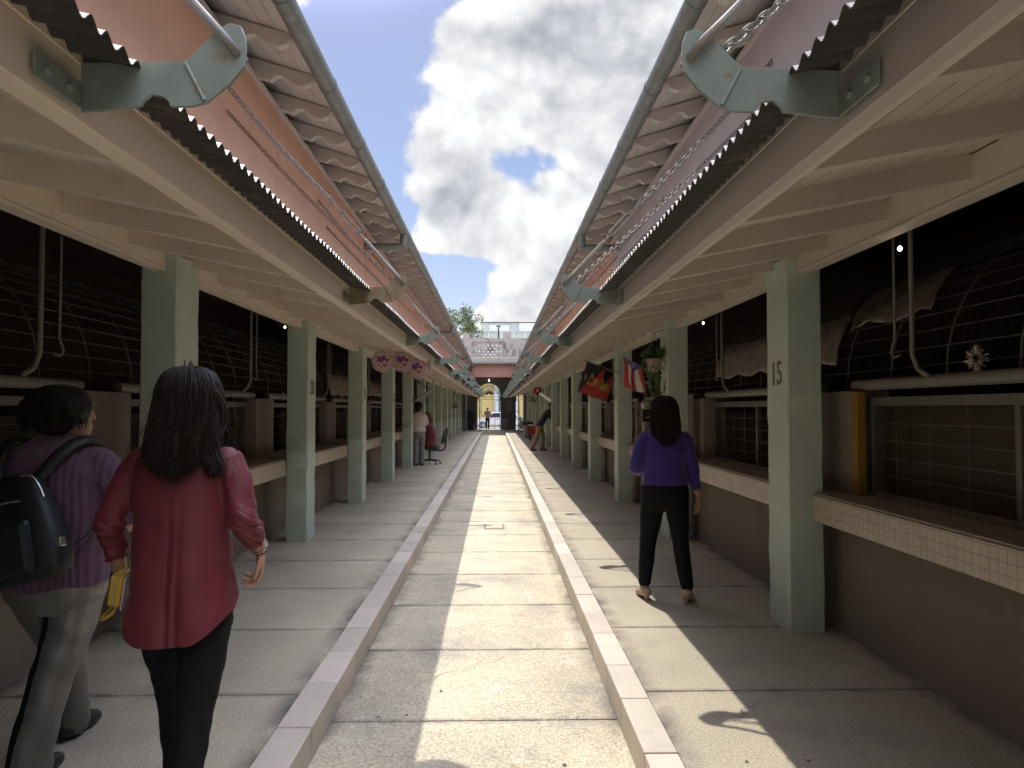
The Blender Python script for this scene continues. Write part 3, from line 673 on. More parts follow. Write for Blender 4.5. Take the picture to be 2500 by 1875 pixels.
# notice and bins by the gate
m_paper = mat('notice_paper', (.36, .33, .28), .7, var=.05); m_ink = mat('ink', (.03, .03, .03), .7, var=0)
nb = MB().box(.82, 1.22, GY - .03, GY - .004, 1.28, 2.16).build('notice_board', m_paper); tag(nb, 'pale paper notice with a dark heading on the gate wall between the arches', 'notice')
mb = MB(); mb.box(.90, 1.14, GY - .033, GY - .0305, 2.04, 2.09); mb.build('heading', m_ink, nb)
mb = MB()
for i in range(6): mb.box(.88, 1.15 - .05 * (i % 3), GY - .033, GY - .0305, 1.90 - i * .09, 1.908 - i * .09)
mb.build('lines', m_ink, nb)
m_bin = mat('grey_bin_plastic', (.19, .175, .16), .5, var=.08, world=False); m_binlid = mat('black_bag_plastic', (.022, .022, .022), .35, var=.2, bump=.4, bscale=20, world=False)
def bin_(loc, label, h=.72, r=.21):
    b = empty('rubbish_bin', loc); tag(b, label, 'bin')
    mb = MB(); mb.lathe([(r * .80, 0), (r * .82, .02), (r * .98, h - .04), (r * 1.06, h - .04), (r * 1.06, h), (r * .95, h), (r * .78, .04)], n=20); mb.build('bin_body', m_bin, b, smooth=40)
    rs = []
    for q, z in ((1.12, h - .15), (1.17, h - .06), (1.15, h + .02), (1.05, h + .04), (.9, h - .02), (.85, h - .1)):
        rs.append([((r*q + .012 * math.sin(j * 2.3 + q * 9)) * math.cos(j * 2*math.pi/20), (r*q + .012 * math.sin(j * 2.3 + q * 9)) * math.sin(j * 2*math.pi/20), z + .025 * math.sin(j * 1.7)) for j in range(20)])
    mb = MB(); mb.rings(rs, cap=False); mb.build('bin_bag', m_binlid, b, smooth=80)
bin_((1.68, 38.3, 0), 'round grey rubbish bin with a black bag folded over its rim on the right walkway', .80, .24)
wb = empty('wheeled_bin', (.70, 52.9, 0)); tag(wb, 'dark grey lidded rubbish bin standing below the notice at the gate', 'bin')
mb = MB(); mb.rings([[(-.2, -.2, .05), (.2, -.2, .05), (.2, .2, .05), (-.2, .2, .05)], [(-.26, -.26, .82), (.26, -.26, .82), (.26, .26, .82), (-.26, .26, .82)]]); mb.build('bin_body', m_bin, wb, bevel=.02)
MB().box(-.28, .28, -.28, .28, .825, .87).build('lid', m_binlid, wb, bevel=.015)
# street beyond: facade, white car
yb = empty('street_building', (0, 84, 0)); tag(yb, 'yellow building with white pilasters and teal doors across the street', 'building')
MB().box(-14, 14, .3, 6, -.5, 6.3).build('facade', m_yb, yb)
for x, w in ((-6.2, 1.2), (-.15, .5), (1.95, .6), (6.0, 1.2)): MB().box(x, x + w, .1, .299, -.5, 6.3).build('pilaster', m_wh, yb)
MB().box(-14, 14, -.1, .6, 6.305, 6.5).build('cornice', m_wh, yb)
for x in (.355, -10):
    d = MB().box(x, x + 1.59, .18, .295, -.5, 3.6).build('door', m_teal, yb); MB().box(x + .78, x + .82, .16, .179, -.4, 3.5).build('door_seam', m_iron, d)
m_carw = mat('white_car_paint', (.72, .72, .72), .25, var=.02, world=False, coat=.6); m_glass = mat('dark_car_glass', (.03, .04, .09), .08, var=0); m_tyre = mat('tyre_rubber', (.02, .02, .02), .8, var=0); m_rim = mat('alloy_rim', (.6, .6, .6), .35, .8, var=0)
car = empty('parked_car', (.12, 76, -.48)); tag(car, 'white car parked in the street seen through the open gate', 'car')
prof = [(-2.2, .35), (-2.25, .75), (-2.0, .98), (-1.15, 1.10), (-.35, 1.62), (.9, 1.72), (1.9, 1.66), (2.35, 1.15), (2.4, .7), (2.35, .35)]
mb = MB(); mb.prism([(x, z) for x, z in prof], 'y', -.88, .88); mb.build('body', m_carw, car, bevel=.06)
mb = MB(); mb.prism([(-1.05, 1.12), (-.32, 1.55), (.35, 1.6), (.35, 1.12)], 'y', -.89, -.875); mb.prism([(.42, 1.12), (.42, 1.6), (1.3, 1.6), (1.3, 1.12)], 'y', -.89, -.875); mb.prism([(1.37, 1.12), (1.37, 1.6), (1.85, 1.56), (2.1, 1.15)], 'y', -.89, -.875); mb.build('side_windows', m_glass, car)
for x in (-1.4, 1.45):
    w = MB().tube([(x, -.92, .35), (x, -.68, .35)], .36, 24).build('wheel', m_tyre, car)
    mb = MB(); mb.tube([(x + .235 * math.cos(2*math.pi*i/20), -.925, .35 + .235 * math.sin(2*math.pi*i/20)) for i in range(20)], .02, 5, closed=True)
    for i in range(10):
        a = 2 * math.pi * i / 10; mb.tube([(x, -.925, .35), (x + .23 * math.cos(a), -.925, .35 + .23 * math.sin(a))], .022, 5)
    mb.build('rim', m_rim, w)
MB().box(-2.27, -2.1, -.80, -.45, .68, .84).build('headlight', m_glass, car, bevel=.02)
MB().box(-.2, .02, -.9, -.885, .95, .98).build('door_handle', m_rim, car)
# orange barrier and plants at the gate
m_or = mat('orange_barrier_plastic', (.75, .17, .03), .5, var=.08); m_orw = mat('pale_reflective_band', (.75, .60, .48), .5, var=.05)
ob = empty('traffic_barrier', (2.12, 59, -.12)); tag(ob, 'orange plastic traffic barrier with pale bands outside the right arch', 'barrier')
mb = MB(); mb.prism([(-.32, 0), (.32, 0), (.26, .1), (.2, .35), (.16, .95), (-.16, .95), (-.2, .35), (-.26, .1)], 'y', -.25, .25); mb.build('barrier_body', m_or, ob, bevel=.02)
for z in (.30, .62): MB().box(-.215, .215, -.262, -.25, z, z + .12).build('band', m_orw, ob)
m_leaf = mat('leaf_green', (.06, .12, .03), .5, var=.35, vscale=9, island=.5); m_leafd = mat('dark_leaf', (.025, .045, .02), .5, var=.3, island=.4); m_vine = mat('pale_vine_leaf', (.12, .19, .06), .5, var=.2, island=.45)
m_pot = mat('pale_clay_pot', (.42, .32, .27), .7, var=.12, world=False)
m_bark = mat('tree_bark', (.17, .14, .11), .9, var=.2)
def leaves(mb, c, rad, n, size, droop=.2, sq=1.0, rnd=random):
    for i in range(n):
        d = Vector((rnd.gauss(0, 1), rnd.gauss(0, 1), rnd.gauss(0, 1))); d.normalize(); q = rnd.random() ** .45
        p = Vector(c) + Vector((d.x * rad[0], d.y * rad[1], d.z * rad[2])) * q
        a = Vector((rnd.gauss(0, 1), rnd.gauss(0, 1), rnd.gauss(0, .6) - droop)).normalized(); b = a.cross(Vector((rnd.gauss(0, 1), rnd.gauss(0, 1), 1))).normalized()
        s = size * rnd.uniform(.6, 1.3); nrm = a.cross(b)
        mb.add([p - a * s, p + b * s * .38 + nrm * s * .08, p + a * s, p - b * s * .38 + nrm * s * .08], [(0, 1, 2), (0, 2, 3)])
def fronds(mb, c, n, ln, w, rnd=random):
    for i in range(n):
        a = rnd.uniform(0, 6.28); el = rnd.uniform(.5, 1.35); L_ = ln * rnd.uniform(.7, 1.1); pts = []
        for j in range(6):
            t = j / 5; pts.append(Vector(c) + Vector((math.cos(a) * math.cos(el) * L_ * t, math.sin(a) * math.cos(el) * L_ * t, math.sin(el) * L_ * t - .5 * L_ * t * t)))
        sd = Vector((-math.sin(a), math.cos(a), 0))
        vs = []
        for j, p in enumerate(pts): ww = w * (1 - abs(j / 5 - .4) * 1.4); vs += [p - sd * max(ww, .003), p + sd * max(ww, .003)]
        mb.add(vs, [(2*j, 2*j + 1, 2*j + 3, 2*j + 2) for j in range(5)])
pl = empty('potted_plant', (2.02, 57.6, -.08)); tag(pl, 'spiky plant in a dark pot beside the orange barrier', 'plant')
mb = MB(); mb.lathe([(.16, 0), (.22, .5), (.19, .5)], n=14); mb.build('pot', m_binlid, pl); mb = MB(); fronds(mb, (0, 0, .5), 40, 1.2, .05); mb.build('foliage', m_leaf, pl)
pl = empty('potted_plant', (-1.68, 52.4, 0)); tag(pl, 'dark bushy plant in shade by the left jamb of the gate', 'plant')
mb = MB(); mb.lathe([(.16, 0), (.22, .4), (.19, .4)], n=14); mb.build('pot', m_binlid, pl); mb = MB(); leaves(mb, (0, 0, 1.0), (.36, .36, .62), 320, .09); mb.build('foliage', m_leafd, pl)
# ================================================================ far background
m_glz = mat('pale_glazing', (.58, .64, .66), .12, .3, var=.06, vscale=.3, stretch=(.3, 1, 2)); m_conc = mat('white_concrete', (.74, .75, .73), .7, var=.04)
ob = empty('office_building', (0, 110, 0)); tag(ob, 'modern white office block with glazed upper storeys behind the parapet', 'building')
MB().box(-4.6, 16, 0, 12, -.5, 11.6).build('lower_block', m_conc, ob)
MB().box(-4.3, 16, .4, 12, 11.605, 13.05).build('glazed_storey', m_glz, ob); 
for x in (-4.35, -1.1, .8, 2.6, 4.3, 6.1): MB().box(x, x + .22, .3, .42, 11.6, 13.05).build('mullion', m_conc, ob)
MB().box(-4.4, 16, .2, 12, 13.055, 13.15).build('roof_slab', m_conc, ob)
MB().box(-2.2, 16, 2, 11, 13.155, 14.55).build('penthouse', m_glz, ob); MB().box(-2.3, 16, 1.8, 11, 14.555, 14.68).build('penthouse_roof', m_frame, ob)
MB().box(-.9, 2.1, 1.85, 1.99, 13.155, 14.2).build('panel', m_conc, ob); MB().box(3.6, 16, 1.7, 1.99, 13.155, 14.5).build('panel', m_conc, ob)
lp = empty('street_lamp', (.45, 104, 0)); tag(lp, 'dark flat-headed lamp post standing before the glazed office block', 'lamp post')
MB().tube([(0, 0, -.5), (0, 0, 13.1)], .09, 8).build('post', m_iron, lp); MB().box(-.35, .35, -.2, .2, 13.1, 13.22).build('lamp_head', m_iron, lp)
tr = empty('tree', (-4.3, 78, -.5)); tr.scale = (1.1, 1.1, 1.17); tag(tr, 'airy green tree with yellowish foliage rising beyond the left roof', 'tree')
mb = MB(); rt = random.Random(5)
mb.tube([(0, 0, 0), (.1, 0, 3), (-.1, .1, 6), (.1, 0, 9)], [.22, .18, .13, .07], 10)
tips = []
for i in range(16):
    z = rt.uniform(4.5, 9); a = rt.uniform(0, 6.28); L_ = rt.uniform(1.2, 2.4); e = Vector((math.cos(a) * L_, math.sin(a) * L_, z + rt.uniform(.8, 2.2)))
    mb.tube([(0, 0, z), (e.x * .5, e.y * .5, z + (e.z - z) * .6), e], [.06, .04, .012], 6); tips.append(e)
    for j in range(3): 
        f = e + Vector((rt.gauss(0, .5), rt.gauss(0, .5), rt.uniform(.2, 1.0))); mb.tube([e * .8 + Vector((0, 0, z * .2)), f], [.02, .006], 4); tips.append(f)
mb.build('trunk', m_bark, tr, smooth=60)
m_ltree = mat('tree_leaf', (.10, .13, .035), .5, var=.4, vscale=1.2, island=.5, trans=0)
mb = MB()
for e in tips: leaves(mb, e, (.62, .62, .48), 95, .12, rnd=rt)
mb.build('crown', m_ltree, tr)
sh = empty('bare_shrub', (-1.3, 60, 4.4)); tag(sh, 'thin leafless shrub growing behind the parapet lattice', 'shrub')
mb = MB()
for i in range(9):
    x = rt.gauss(0, .25); p = Vector((x * .4, 0, 0)); pts = [p]
    for j in range(5): p = p + Vector((rt.gauss(x * .35, .14), rt.gauss(0, .1), .72)); pts.append(p)
    mb.tube(pts, [.02, .017, .013, .01, .008, .005], 4)
    for j in (2, 3, 4): mb.tube([pts[j], pts[j] + Vector((rt.gauss(0, .4), 0, .5))], [.008, .004], 3)
mb.build('stems', m_bark, sh)

# ================================================================ things hung and standing along the alley
# heart discs under the left canopy
m_disc = mat('disc_cream', (.66, .52, .50), .4, var=.06, world=False); m_discback = mat('disc_rim', (.62, .56, .52), .4, var=.05, world=False)
HC = {'purple_heart': (.22, .06, .26), 'blue_heart': (.13, .17, .30), 'red_heart': (.42, .02, .03), 'pink_heart': (.52, .15, .20), 'yellow_face': (.55, .45, .10), 'tiny_heart': (.30, .04, .06)}
HM = {k: mat('disc_' + k, v, .45, var=.1, vscale=40, world=False) for k, v in HC.items()}
RIMM = [mat('rim_tick', c, .5, var=0) for c in ((.45, .03, .05), (.30, .13, .28), (.55, .40, .12), (.10, .05, .06))]
def heart(cx, cz, s, rot=0):
    out = []
    for i in range(20):
        t = 2 * math.pi * i / 20; x = 16 * math.sin(t) ** 3; z = 13*math.cos(t) - 5*math.cos(2*t) - 2*math.cos(3*t) - math.cos(4*t)
        x, z = x * s / 16, z * s / 16; out.append((cx + x*math.cos(rot) - z*math.sin(rot), cz + x*math.sin(rot) + z*math.cos(rot)))
    return out
def heart_disc():
    d = empty('heart_disc'); r = .163
    mb = MB(); prof = [(.002, -.009), (r * .6, -.009), (r * .93, -.007), (r, -.002), (r, .003), (r * .8, .007), (.002, .008)]
    mb.rings([[(q * math.cos(2*math.pi*j/40), y, q * math.sin(2*math.pi*j/40)) for j in range(40)] for q, y in prof]); mb.build('disc', m_disc, d, smooth=60)
    rr = random.Random(3)
    mb = MB()
    for i in range(46):
        a = 2 * math.pi * i / 46; w = .0045; mb.mi = rr.randrange(4); c, s_ = math.cos(a), math.sin(a)
        mb.add([(c*q - s_*w*k, -.0125, s_*q + c*w*k) for q, k in ((r*.78, -1), (r*.78, 1), (r*.93, 1), (r*.93, -1))], [(0, 1, 2, 3)])
    mb.build('rim_ticks', RIMM, d)
    for nm, cx, cz, s_, ro in (('purple_heart', -.022, .032, .066, 0), ('blue_heart', .024, .072, .028, .1), ('red_heart', .068, .02, .034, -.1), ('pink_heart', .036, -.056, .040, 0), ('tiny_heart', -.018, -.088, .014, 0), ('blue_heart', -.082, .0, .018, 0)):
        mb = MB(); mb.prism(heart(cx, cz, s_, ro), 'y', -.0135 + (.001 if nm == 'blue_heart' else 0), -.0092); mb.build(nm, HM[nm], d)
    mb = MB(); mb.prism([(-.058 + .030 * math.cos(i * .5236), -.052 + .030 * math.sin(i * .5236)) for i in range(12)], 'y', -.0135, -.0092); mb.build('yellow_face', HM['yellow_face'], d)
    mb = MB(); mb.tube([(0, 0, r - .004), (0, 0, .32)], .0015, 4); mb.build('hanging_string', m_paper, d)
    return d
hd = heart_disc()
for i, (x, y, z, rz, lab) in enumerate(((-1.672, 11.0, 2.205, .12, 'first heart-printed disc from the left under the left canopy'), (-1.40, 11.15, 2.215, -.05, 'heart-printed disc hanging between the first and the lowest one'),
                                        (-1.20, 11.3, 2.115, -.12, 'lowest heart-printed disc, overlapping the one behind its right edge'), (-1.16, 11.75, 2.16, -.15, 'heart-printed disc mostly hidden behind the lowest one'))):
    d = hd if i == 0 else copy_tree(hd); d.location = (x, y, z); d.rotation_euler = (0, 0, rz); tag(d, lab, 'hanging disc', 'heart discs under the left canopy')
# flags on the right
m_fr = mat('flag_red', (.42, .035, .03), .7, var=.08, world=False, sheen=.3); m_fb = mat('flag_black', (.022, .022, .02), .7, var=.1, world=False); m_fw = mat('flag_white', (.60, .56, .46), .7, var=.06, world=False)
m_fblue = mat('flag_blue', (.05, .08, .30), .7, var=.05, world=False); m_fy = mat('flag_yellow', (.46, .36, .05), .7, var=.1, world=False)
def cloth(name, f, nu, nv, pick, mats, parent):
    mb = MB(); vs = [f(i / nu, j / nv) for i in range(nu + 1) for j in range(nv + 1)]; mb.v = [tuple(v) for v in vs]
    for i in range(nu):
        for j in range(nv):
            mb.f.append((i*(nv+1) + j, (i+1)*(nv+1) + j, (i+1)*(nv+1) + j + 1, i*(nv+1) + j + 1)); mb.m.append(pick((i + .5) / nu, (j + .5) / nv))
    o = mb.build(name, mats, parent, smooth=180); so = o.modifiers.new('thickness', 'SOLIDIFY'); so.thickness = .0015; so.offset = 0; return o
def decal(name, polys, f, m, parent, off=.004):
    mb = MB()
    for poly in polys:
        tr_ = tessellate_polygon([[Vector((u, v, 0)) for u, v in poly]])
        for sgn in (1, -1):
            vs = []
            for u, v in poly:
                p = f(u, v); nn = (f(u + .01, v) - p).cross(f(u, v + .01) - p).normalized(); vs.append(p + nn * off * sgn)
            mb.add(vs, [tuple(t) for t in tr_])
    return mb.build(name, m, parent)
def text_polys(txt, size):
    me = text_mesh(txt, size, 0); out = [[(me.vertices[i].co.x, me.vertices[i].co.y) for i in p.vertices] for p in me.polygons]; bpy.data.meshes.remove(me); return out
STAR = [((.5 + (.20 if i % 2 == 0 else .085) * math.sin(math.pi * i / 5)), (.13 + (.095 if i % 2 == 0 else .04) * -math.cos(math.pi * i / 5))) for i in range(10)]
# u along the hoist (pole), v down the fly
fl = empty('flag', (1.80, 10.4, 2.24)); tag(fl, 'red and white striped flag with a blue triangle and white star beside a hanging plant', 'flag', 'flags on the right columns')
h0, h1 = Vector((0, 0, 0)), Vector((.25, -.10, -.155))
def fpr(u, v):
    p = h0.lerp(h1, u) + Vector((.035 + .02 * u, .02, -.44 + .06 * u)) * v; return p + Vector((.012 * math.sin(v * 5 + u * 4) + .02 * v * math.sin(u * 9), .03 * math.sin(u * 10 + v * 3) * (.3 + v), 0))
def ppr(u, v):
    if v < .36 * (1 - abs(u - .5) / .5): return 2
    return 0 if int(u * 5) % 2 == 0 else 1
c = cloth('flag_cloth', fpr, 60, 60, ppr, [m_fr, m_fw, m_fblue], fl); decal('star', [STAR], fpr, m_fw, c, .003)
MB().tube([h0 + (h0 - h1) * .06, h1 * 2.0], .006, 6).build('pole', m_paper, fl)
def ponce(loc, label, twist):
    fl = empty('flag', loc); tag(fl, label, 'flag', 'flags on the right columns')
    h0, h1 = Vector((0, 0, 0)), Vector((.30, .0, -.105))
    def f(u, v):
        p = h0.lerp(h1, u) + Vector((-.15 + .02 * u, .03, -.49 + .02 * u)) * v
        return p + Vector((.006 * math.sin(v * 6), .02 * math.sin(u * 7 + v * 4 + twist) * (.4 + v), 0)) + Vector((0, twist * .12 * u, 0))
    c = cloth('flag_cloth', f, 48, 60, lambda u, v: 0 if u + v < 1.0 else 1, [m_fb, m_fr], fl)
    LION = [(.30, .70), (.33, .52), (.40, .44), (.38, .34), (.46, .30), (.50, .40), (.58, .46), (.66, .42), (.78, .44), (.80, .52), (.74, .60), (.78, .66), (.68, .70), (.62, .62), (.54, .64), (.56, .70), (.46, .70), (.40, .66)]
    decal('lion_emblem', [LION], f, m_fy, c, .003)
    mv = lambda t, cu, cv, k: [[(cu - y * k * 1.6, cv - x * k) for x, y in p] for p in text_polys(t, 1)]
    decal('lettering', mv('1692', .17, .50, .095), f, m_fw, c, .003); decal('lettering', mv('PONCE', .86, .55, .085), f, m_fy, c, .003)
    MB().tube([h0 + Vector((-.02, 0, .007)), h1 * 1.72], .007, 6).build('pole', m_frame, fl); MB().ball((-.025, 0, .009), .012).build('finial', m_frame, fl)
ponce((1.477, 11.9, 2.266), 'black and red flag with a yellow emblem, the front one of two on the right', 0.0)
ponce((1.72, 12.3, 2.20), 'black and red flag partly hidden behind the front black and red flag', 1.6)
# hanging basket
hb = empty('hanging_basket', (1.855, 8.62, 1.93)); tag(hb, 'trailing green plant in a pale pot hung beside the second column on the right', 'hanging plant')
mb = MB(); mb.lathe([(.06, 0), (.10, .13), (.112, .13), (.112, .155), (.095, .155)], n=20); mb.build('pot', m_pot, hb, smooth=40)
rp_ = random.Random(11); mb = MB(); leaves(mb, (0, 0, .22), (.15, .15, .10), 300, .035, .4, rnd=rp_); leaves(mb, (-.10, 0, .08), (.05, .08, .13), 70, .032, .6, rnd=rp_)
mb.build('foliage', m_leaf, hb)
mb = MB()
for i in range(9):
    x, y = .06 - .017 * i + rp_.gauss(0, .02), rp_.gauss(0, .05) - .02; z = .1; pts = []
    for j in range(8): pts.append(Vector((x + .03 * math.sin(j * .9 + i), y + .03 * math.cos(j * .7 + i), z - j * .055)))
    mb.tube(pts, .0025, 4)
    for p in pts[1:]: leaves(mb, p, (.025, .025, .02), 4, .026, .5, rnd=rp_)
mb.build('vines', m_vine, hb)
mb = MB(); 
for a in (0, 2.1, 4.2): mb.tube([(.1 * math.cos(a), .1 * math.sin(a), .15), (0, 0, .46)], .0025, 4)
mb.tube([(0, 0, .46), (.12, 0, .50)], .005, 5); mb.build('hanger', m_frame, hb)
# goods on the second-bay counter, right
m_wick = mat('wicker', (.22, .14, .08), .8, var=.35, vscale=40, stretch=(1, 1, 4), island=.3); m_pho = mat('dark_print', (.05, .04, .04), .4, var=.6, vscale=14); m_prt = mat('pale_print', (.42, .38, .33), .5, var=.5, vscale=16, stains=[((.06, .05, .05), 12, .5, .6, .9)])
def basket(loc, label, r, h):
    b = empty('wicker_basket', loc); tag(b, label, 'basket', 'wicker baskets on the counter')
    mb = MB(); n = int(h / .022)
    for i in range(n):
        q = r * (.82 + .18 * i / n); mb.tube([(q * math.cos(2*math.pi*j/18) + .006 * math.sin(j * 5 + i), q * math.sin(2*math.pi*j/18), i * .022 + .012) for j in range(18)], .0125, 6, closed=True)
    mb.build('weave', m_wick, b, smooth=60)
    MB().lathe([(r * .8, .004), (r * .8, .012)], n=16).build('bottom', m_wick, b)
basket((2.05, 9.95, .937), 'wide wicker basket at the front of the counter by the woman in blue', .17, .20)
basket((2.28, 10.35, .937), 'narrower wicker basket set behind the wide one on the counter', .13, .16)
def frame(loc, w, h, m, label, rz=.3):
    b = empty('framed_picture', loc, rz); tag(b, label, 'picture', 'pictures displayed on the stall')
    MB().box(-w/2, w/2, -.012, .012, 0, h).build('frame', m_black if m is m_pho else m_fw, b, bevel=.003); MB().box(-w/2 + .02, w/2 - .02, -.0155, -.0125, .02, h - .02).build('print', m, b)
    if m is m_pho: MB().box(-w/2 + .03, w/2 - .04, -.018, -.0157, .045, .065).build('caption_strip', m_fw, b)
rk = empty('display_rack', (2.24, 10.6, .937)); tag(rk, 'dark timber display rack standing on the counter behind the baskets', 'rack')
MB().box(-.02, .02, -.5, .5, 0, .66).build('back_board', m_pho, rk)
for z in (.22, .37): MB().box(-.10, -.021, -.5, .5, z, z + .015).build('shelf', m_inner, rk)
frame((2.16, 10.42, 1.325), .17, .17, m_pho, 'dark framed picture with a pale caption strip on the display rack')
frame((2.15, 10.40, 1.18), .16, .13, m_prt, 'mottled pale picture standing beneath the dark framed one')
cp = empty('cloth_cap', (2.17, 10.5, 1.50)); tag(cp, 'grey cloth cap resting on top of the display rack', 'cap')
MB().ball((0, 0, .06), .10, 16, 10, (1, 1.1, .75)).build('crown', m_prt, cp, smooth=180); MB().lathe([(.001, .03), (.13, .02), (.14, .03), (.001, .04)], (.09, 0, 0), 18).build('peak', m_prt, cp, smooth=60)
m_gtag = mat('green_card', (.10, .34, .05), .5, var=.08); o = MB().box(2.09, 2.20, 10.30, 10.305, 1.50, 1.548).build('green_card', m_gtag, bevel=.001); tag(o, 'small bright green card pinned below the grey cap', 'card')
# clear plastic sheets thrown over the cages
m_tarp = mat('grey_plastic_sheet', (.085, .08, .077), .22, var=.25, vscale=5, spec=.7, bump=.5, bscale=9, bdist=.03); m_tarp2 = mat('pale_sheet_hem', (.20, .155, .13), .3, var=.2, vscale=6, bump=.5, bscale=12, bdist=.03)
def tarp(s, y0, y1, t0, t1, label, sd):
    ox = XW[s] + .12 + .06; rr = random.Random(sd)
    def f(u, v):
        t = t0 + (t1 - t0) * v; a = t * math.pi / 2; y = y0 + (y1 - y0) * u
        w = .035 * noise.noise((y * 2.4, v * 3.0, sd)) + .02 * noise.noise((y * 7, v * 9, sd + 5)); r = .03 + abs(w)
        return Vector((s * (ox + .85 * (1 - math.cos(a)) - r * math.cos(a)), y, 1.69 + .88 * math.sin(a) + r * math.sin(a) - (.04 * abs(math.sin(y * 5)) if v < .05 else 0)))
    o = cloth('plastic_sheet', f, 70, 34, lambda u, v: 1 if v < .24 else 0, [m_tarp, m_tarp2], None); tag(o, label, 'plastic sheet', 'plastic sheets over the cages'); return o
tarp(1, 5.35, 8.35, .12, 1.15, 'crinkled grey plastic sheet over the cage between columns 15 and 14 on the right', 1)
tarp(1, 4.3, 5.30, .30, 1.15, 'short piece of grey plastic sheet over the cage behind column 15', 4)
tarp(-1, 12.6, 15.2, .05, 1.1, 'dark plastic sheet over the left cage between columns 21 and 22', 9)
tarp(-1, 16.0, 18.6, .1, 1.1, 'dark plastic sheet over the left cage between columns 22 and 23', 13)
# tinsel rosette
m_tin = mat('silver_tinsel', (.55, .50, .47), .25, .8, var=.4, vscale=30)
mb = MB(); rt2 = random.Random(2)
for i in range(300):
    d = Vector((rt2.gauss(0, .4), rt2.gauss(0, 1), rt2.gauss(0, 1))).normalized(); p = Vector((2.44, 3.70, 1.755)); s0 = p + Vector((0, d.y, d.z)) * .02; e = s0 + d * rt2.uniform(.02, .055)
    b = Vector((rt2.gauss(0, 1), rt2.gauss(0, 1), rt2.gauss(0, 1))).normalized() * .0035; mb.add([s0, e + b, e - b], [(0, 1, 2)])
o = mb.build('tinsel_rosette', m_tin); tag(o, 'silver tinsel rosette tied to the cage wires on the right', 'decoration')
# small bare bulbs under the beams
m_bulb = mat('lit_bulb', (1, .9, .8), .3, var=0, emit=((1.0, .80, .58), 7))
for (x, y, z, lab) in ((2.17, 3.90, 2.36, 'lit bulb under the right beam nearest the camera'), (2.30, 8.12, 2.45, 'lit bulb just before the second right-hand column'), (2.32, 11.75, 2.56, 'lit bulb above the striped flag'),
                       (2.30, 16.7, 2.62, 'lit bulb above the black and red flags'), (-2.42, 8.55, 2.44, 'lit bulb behind the column numbered 20'), (-.45, 53.2, 3.55, 'lit bulb hanging in front of the gate arch')):
    b = empty('light_bulb', (x, y, z)); tag(b, lab, 'light bulb', 'bare light bulbs')
    r = .011 if y < 20 else .05
    MB().ball((0, 0, 0), r, 10, 8, (1, 1, 1.3)).build('bulb', m_bulb, b, smooth=180); MB().tube([(0, 0, r * 1.2), (0, 0, r * 3)], r * .6, 8).build('socket', m_black, b)
    MB().tube([(0, 0, r * 3), (0, 0, .5 if y < 20 else 1.0)], .002, 4).build('cord', m_black, b)
# raised shutters and boards on the stalls
m_wood = mat('weathered_shutter', (.20, .18, .14), .7, var=.2, stretch=(1, .2, 1), vscale=6); m_white = mat('white_shutter_paint', (.68, .66, .62), .5, var=.05)
def flap(loc, L_, dx, dz, m, label, panels=1, strut=True):
    b = empty('raised_shutter', loc); tag(b, label, 'shutter', 'shutters propped open')
    for i in range(panels):
        a, c = i / panels * L_, (i + 1) / panels * L_ - .03
        mb = MB(); mb.add([(q * dx + zz * .0, yy, q * dz + zz) for q in (0, 1) for yy in (a, c) for zz in (0, .025)], [(0, 2, 3, 1), (4, 5, 7, 6), (0, 1, 5, 4), (2, 6, 7, 3), (0, 4, 6, 2), (1, 3, 7, 5)])
        mb.build('panel', m, b)
    if strut:
        for yy in (.02, L_ - .04): MB().tube([(dx * .9, yy, dz * .9), (-.02 * (1 if dx > 0 else -1), yy, .62)], .008, 5).build('strut', m_iron, b)
flap((-2.16, 19.55, 1.70), 1.3, .46, .30, m_wood, 'weathered shutter propped open above the woman in the white top')
flap((-2.16, 37.9, 1.78), 1.4, .42, .26, m_wood, 'weathered shutter propped open near the far end of the left row')
flap((2.10, 26.9, 1.78), 1.7, -.42, .30, m_white, 'white two-panel shutter propped open above the leaning man', 2, False)
sg = empty('hanging_sign', (-2.02, 36.8, 1.52)); tag(sg, 'small pale hanging sign near the far end of the left walkway', 'sign'); MB().box(-.14, .14, -.01, .01, 0, .24).build('board', m_wood, sg)
mb = MB()
for i in range(3): mb.box(-.10, .09, -.013, -.0105, .05 + i * .06, .062 + i * .06)
mb.build('lines', m_paper, sg)
MB().tube([(-.1, 0, .24), (-.1, 0, .8)], .004, 4).build('cord', m_iron, sg); MB().tube([(.1, 0, .24), (.1, 0, .8)], .004, 4).build('cord', m_iron, sg)
# red ornament and small plant on far right columns
m_redor = mat('red_ornament', (.40, .03, .03), .6, var=.1); wr = empty('wreath', (1.955, 32.83, 2.30)); tag(wr, 'round red wreath with a pale heart on a far right-hand column', 'wreath')
mb = MB(); mb.tube([(-.03, .0 + .13 * math.cos(2*math.pi*i/16), .13 * math.sin(2*math.pi*i/16)) for i in range(16)], .055, 8, closed=True); mb.v = [(y_ * .9 + x_ * .2, x_ * .5, z_) for x_, y_, z_ in mb.v]; mb.v = [(x_ - .1, y_ - .2, z_) for x_, y_, z_ in mb.v]; mb.build('ring', m_redor, wr, smooth=180)
mb = MB(); mb.prism(heart(-.1, 0, .07), 'y', -.215, -.195); mb.build('heart', m_fw, wr); MB().tube([(-.1, -.2, -.18), (-.1, -.2, -.38)], .02, 6).build('tassel', m_black, wr)
hp = empty('hanging_plant', (1.72, 33.5, 1.78)); tag(hp, 'sparse hanging plant with pale leaves left of the red wreath', 'plant'); mb = MB(); leaves(mb, (0, 0, .12), (.22, .2, .16), 60, .07, rnd=rp_); mb.tube([(0, 0, .1), (0, 0, .6)], .004, 4); mb.build('foliage', m_vine, hp)
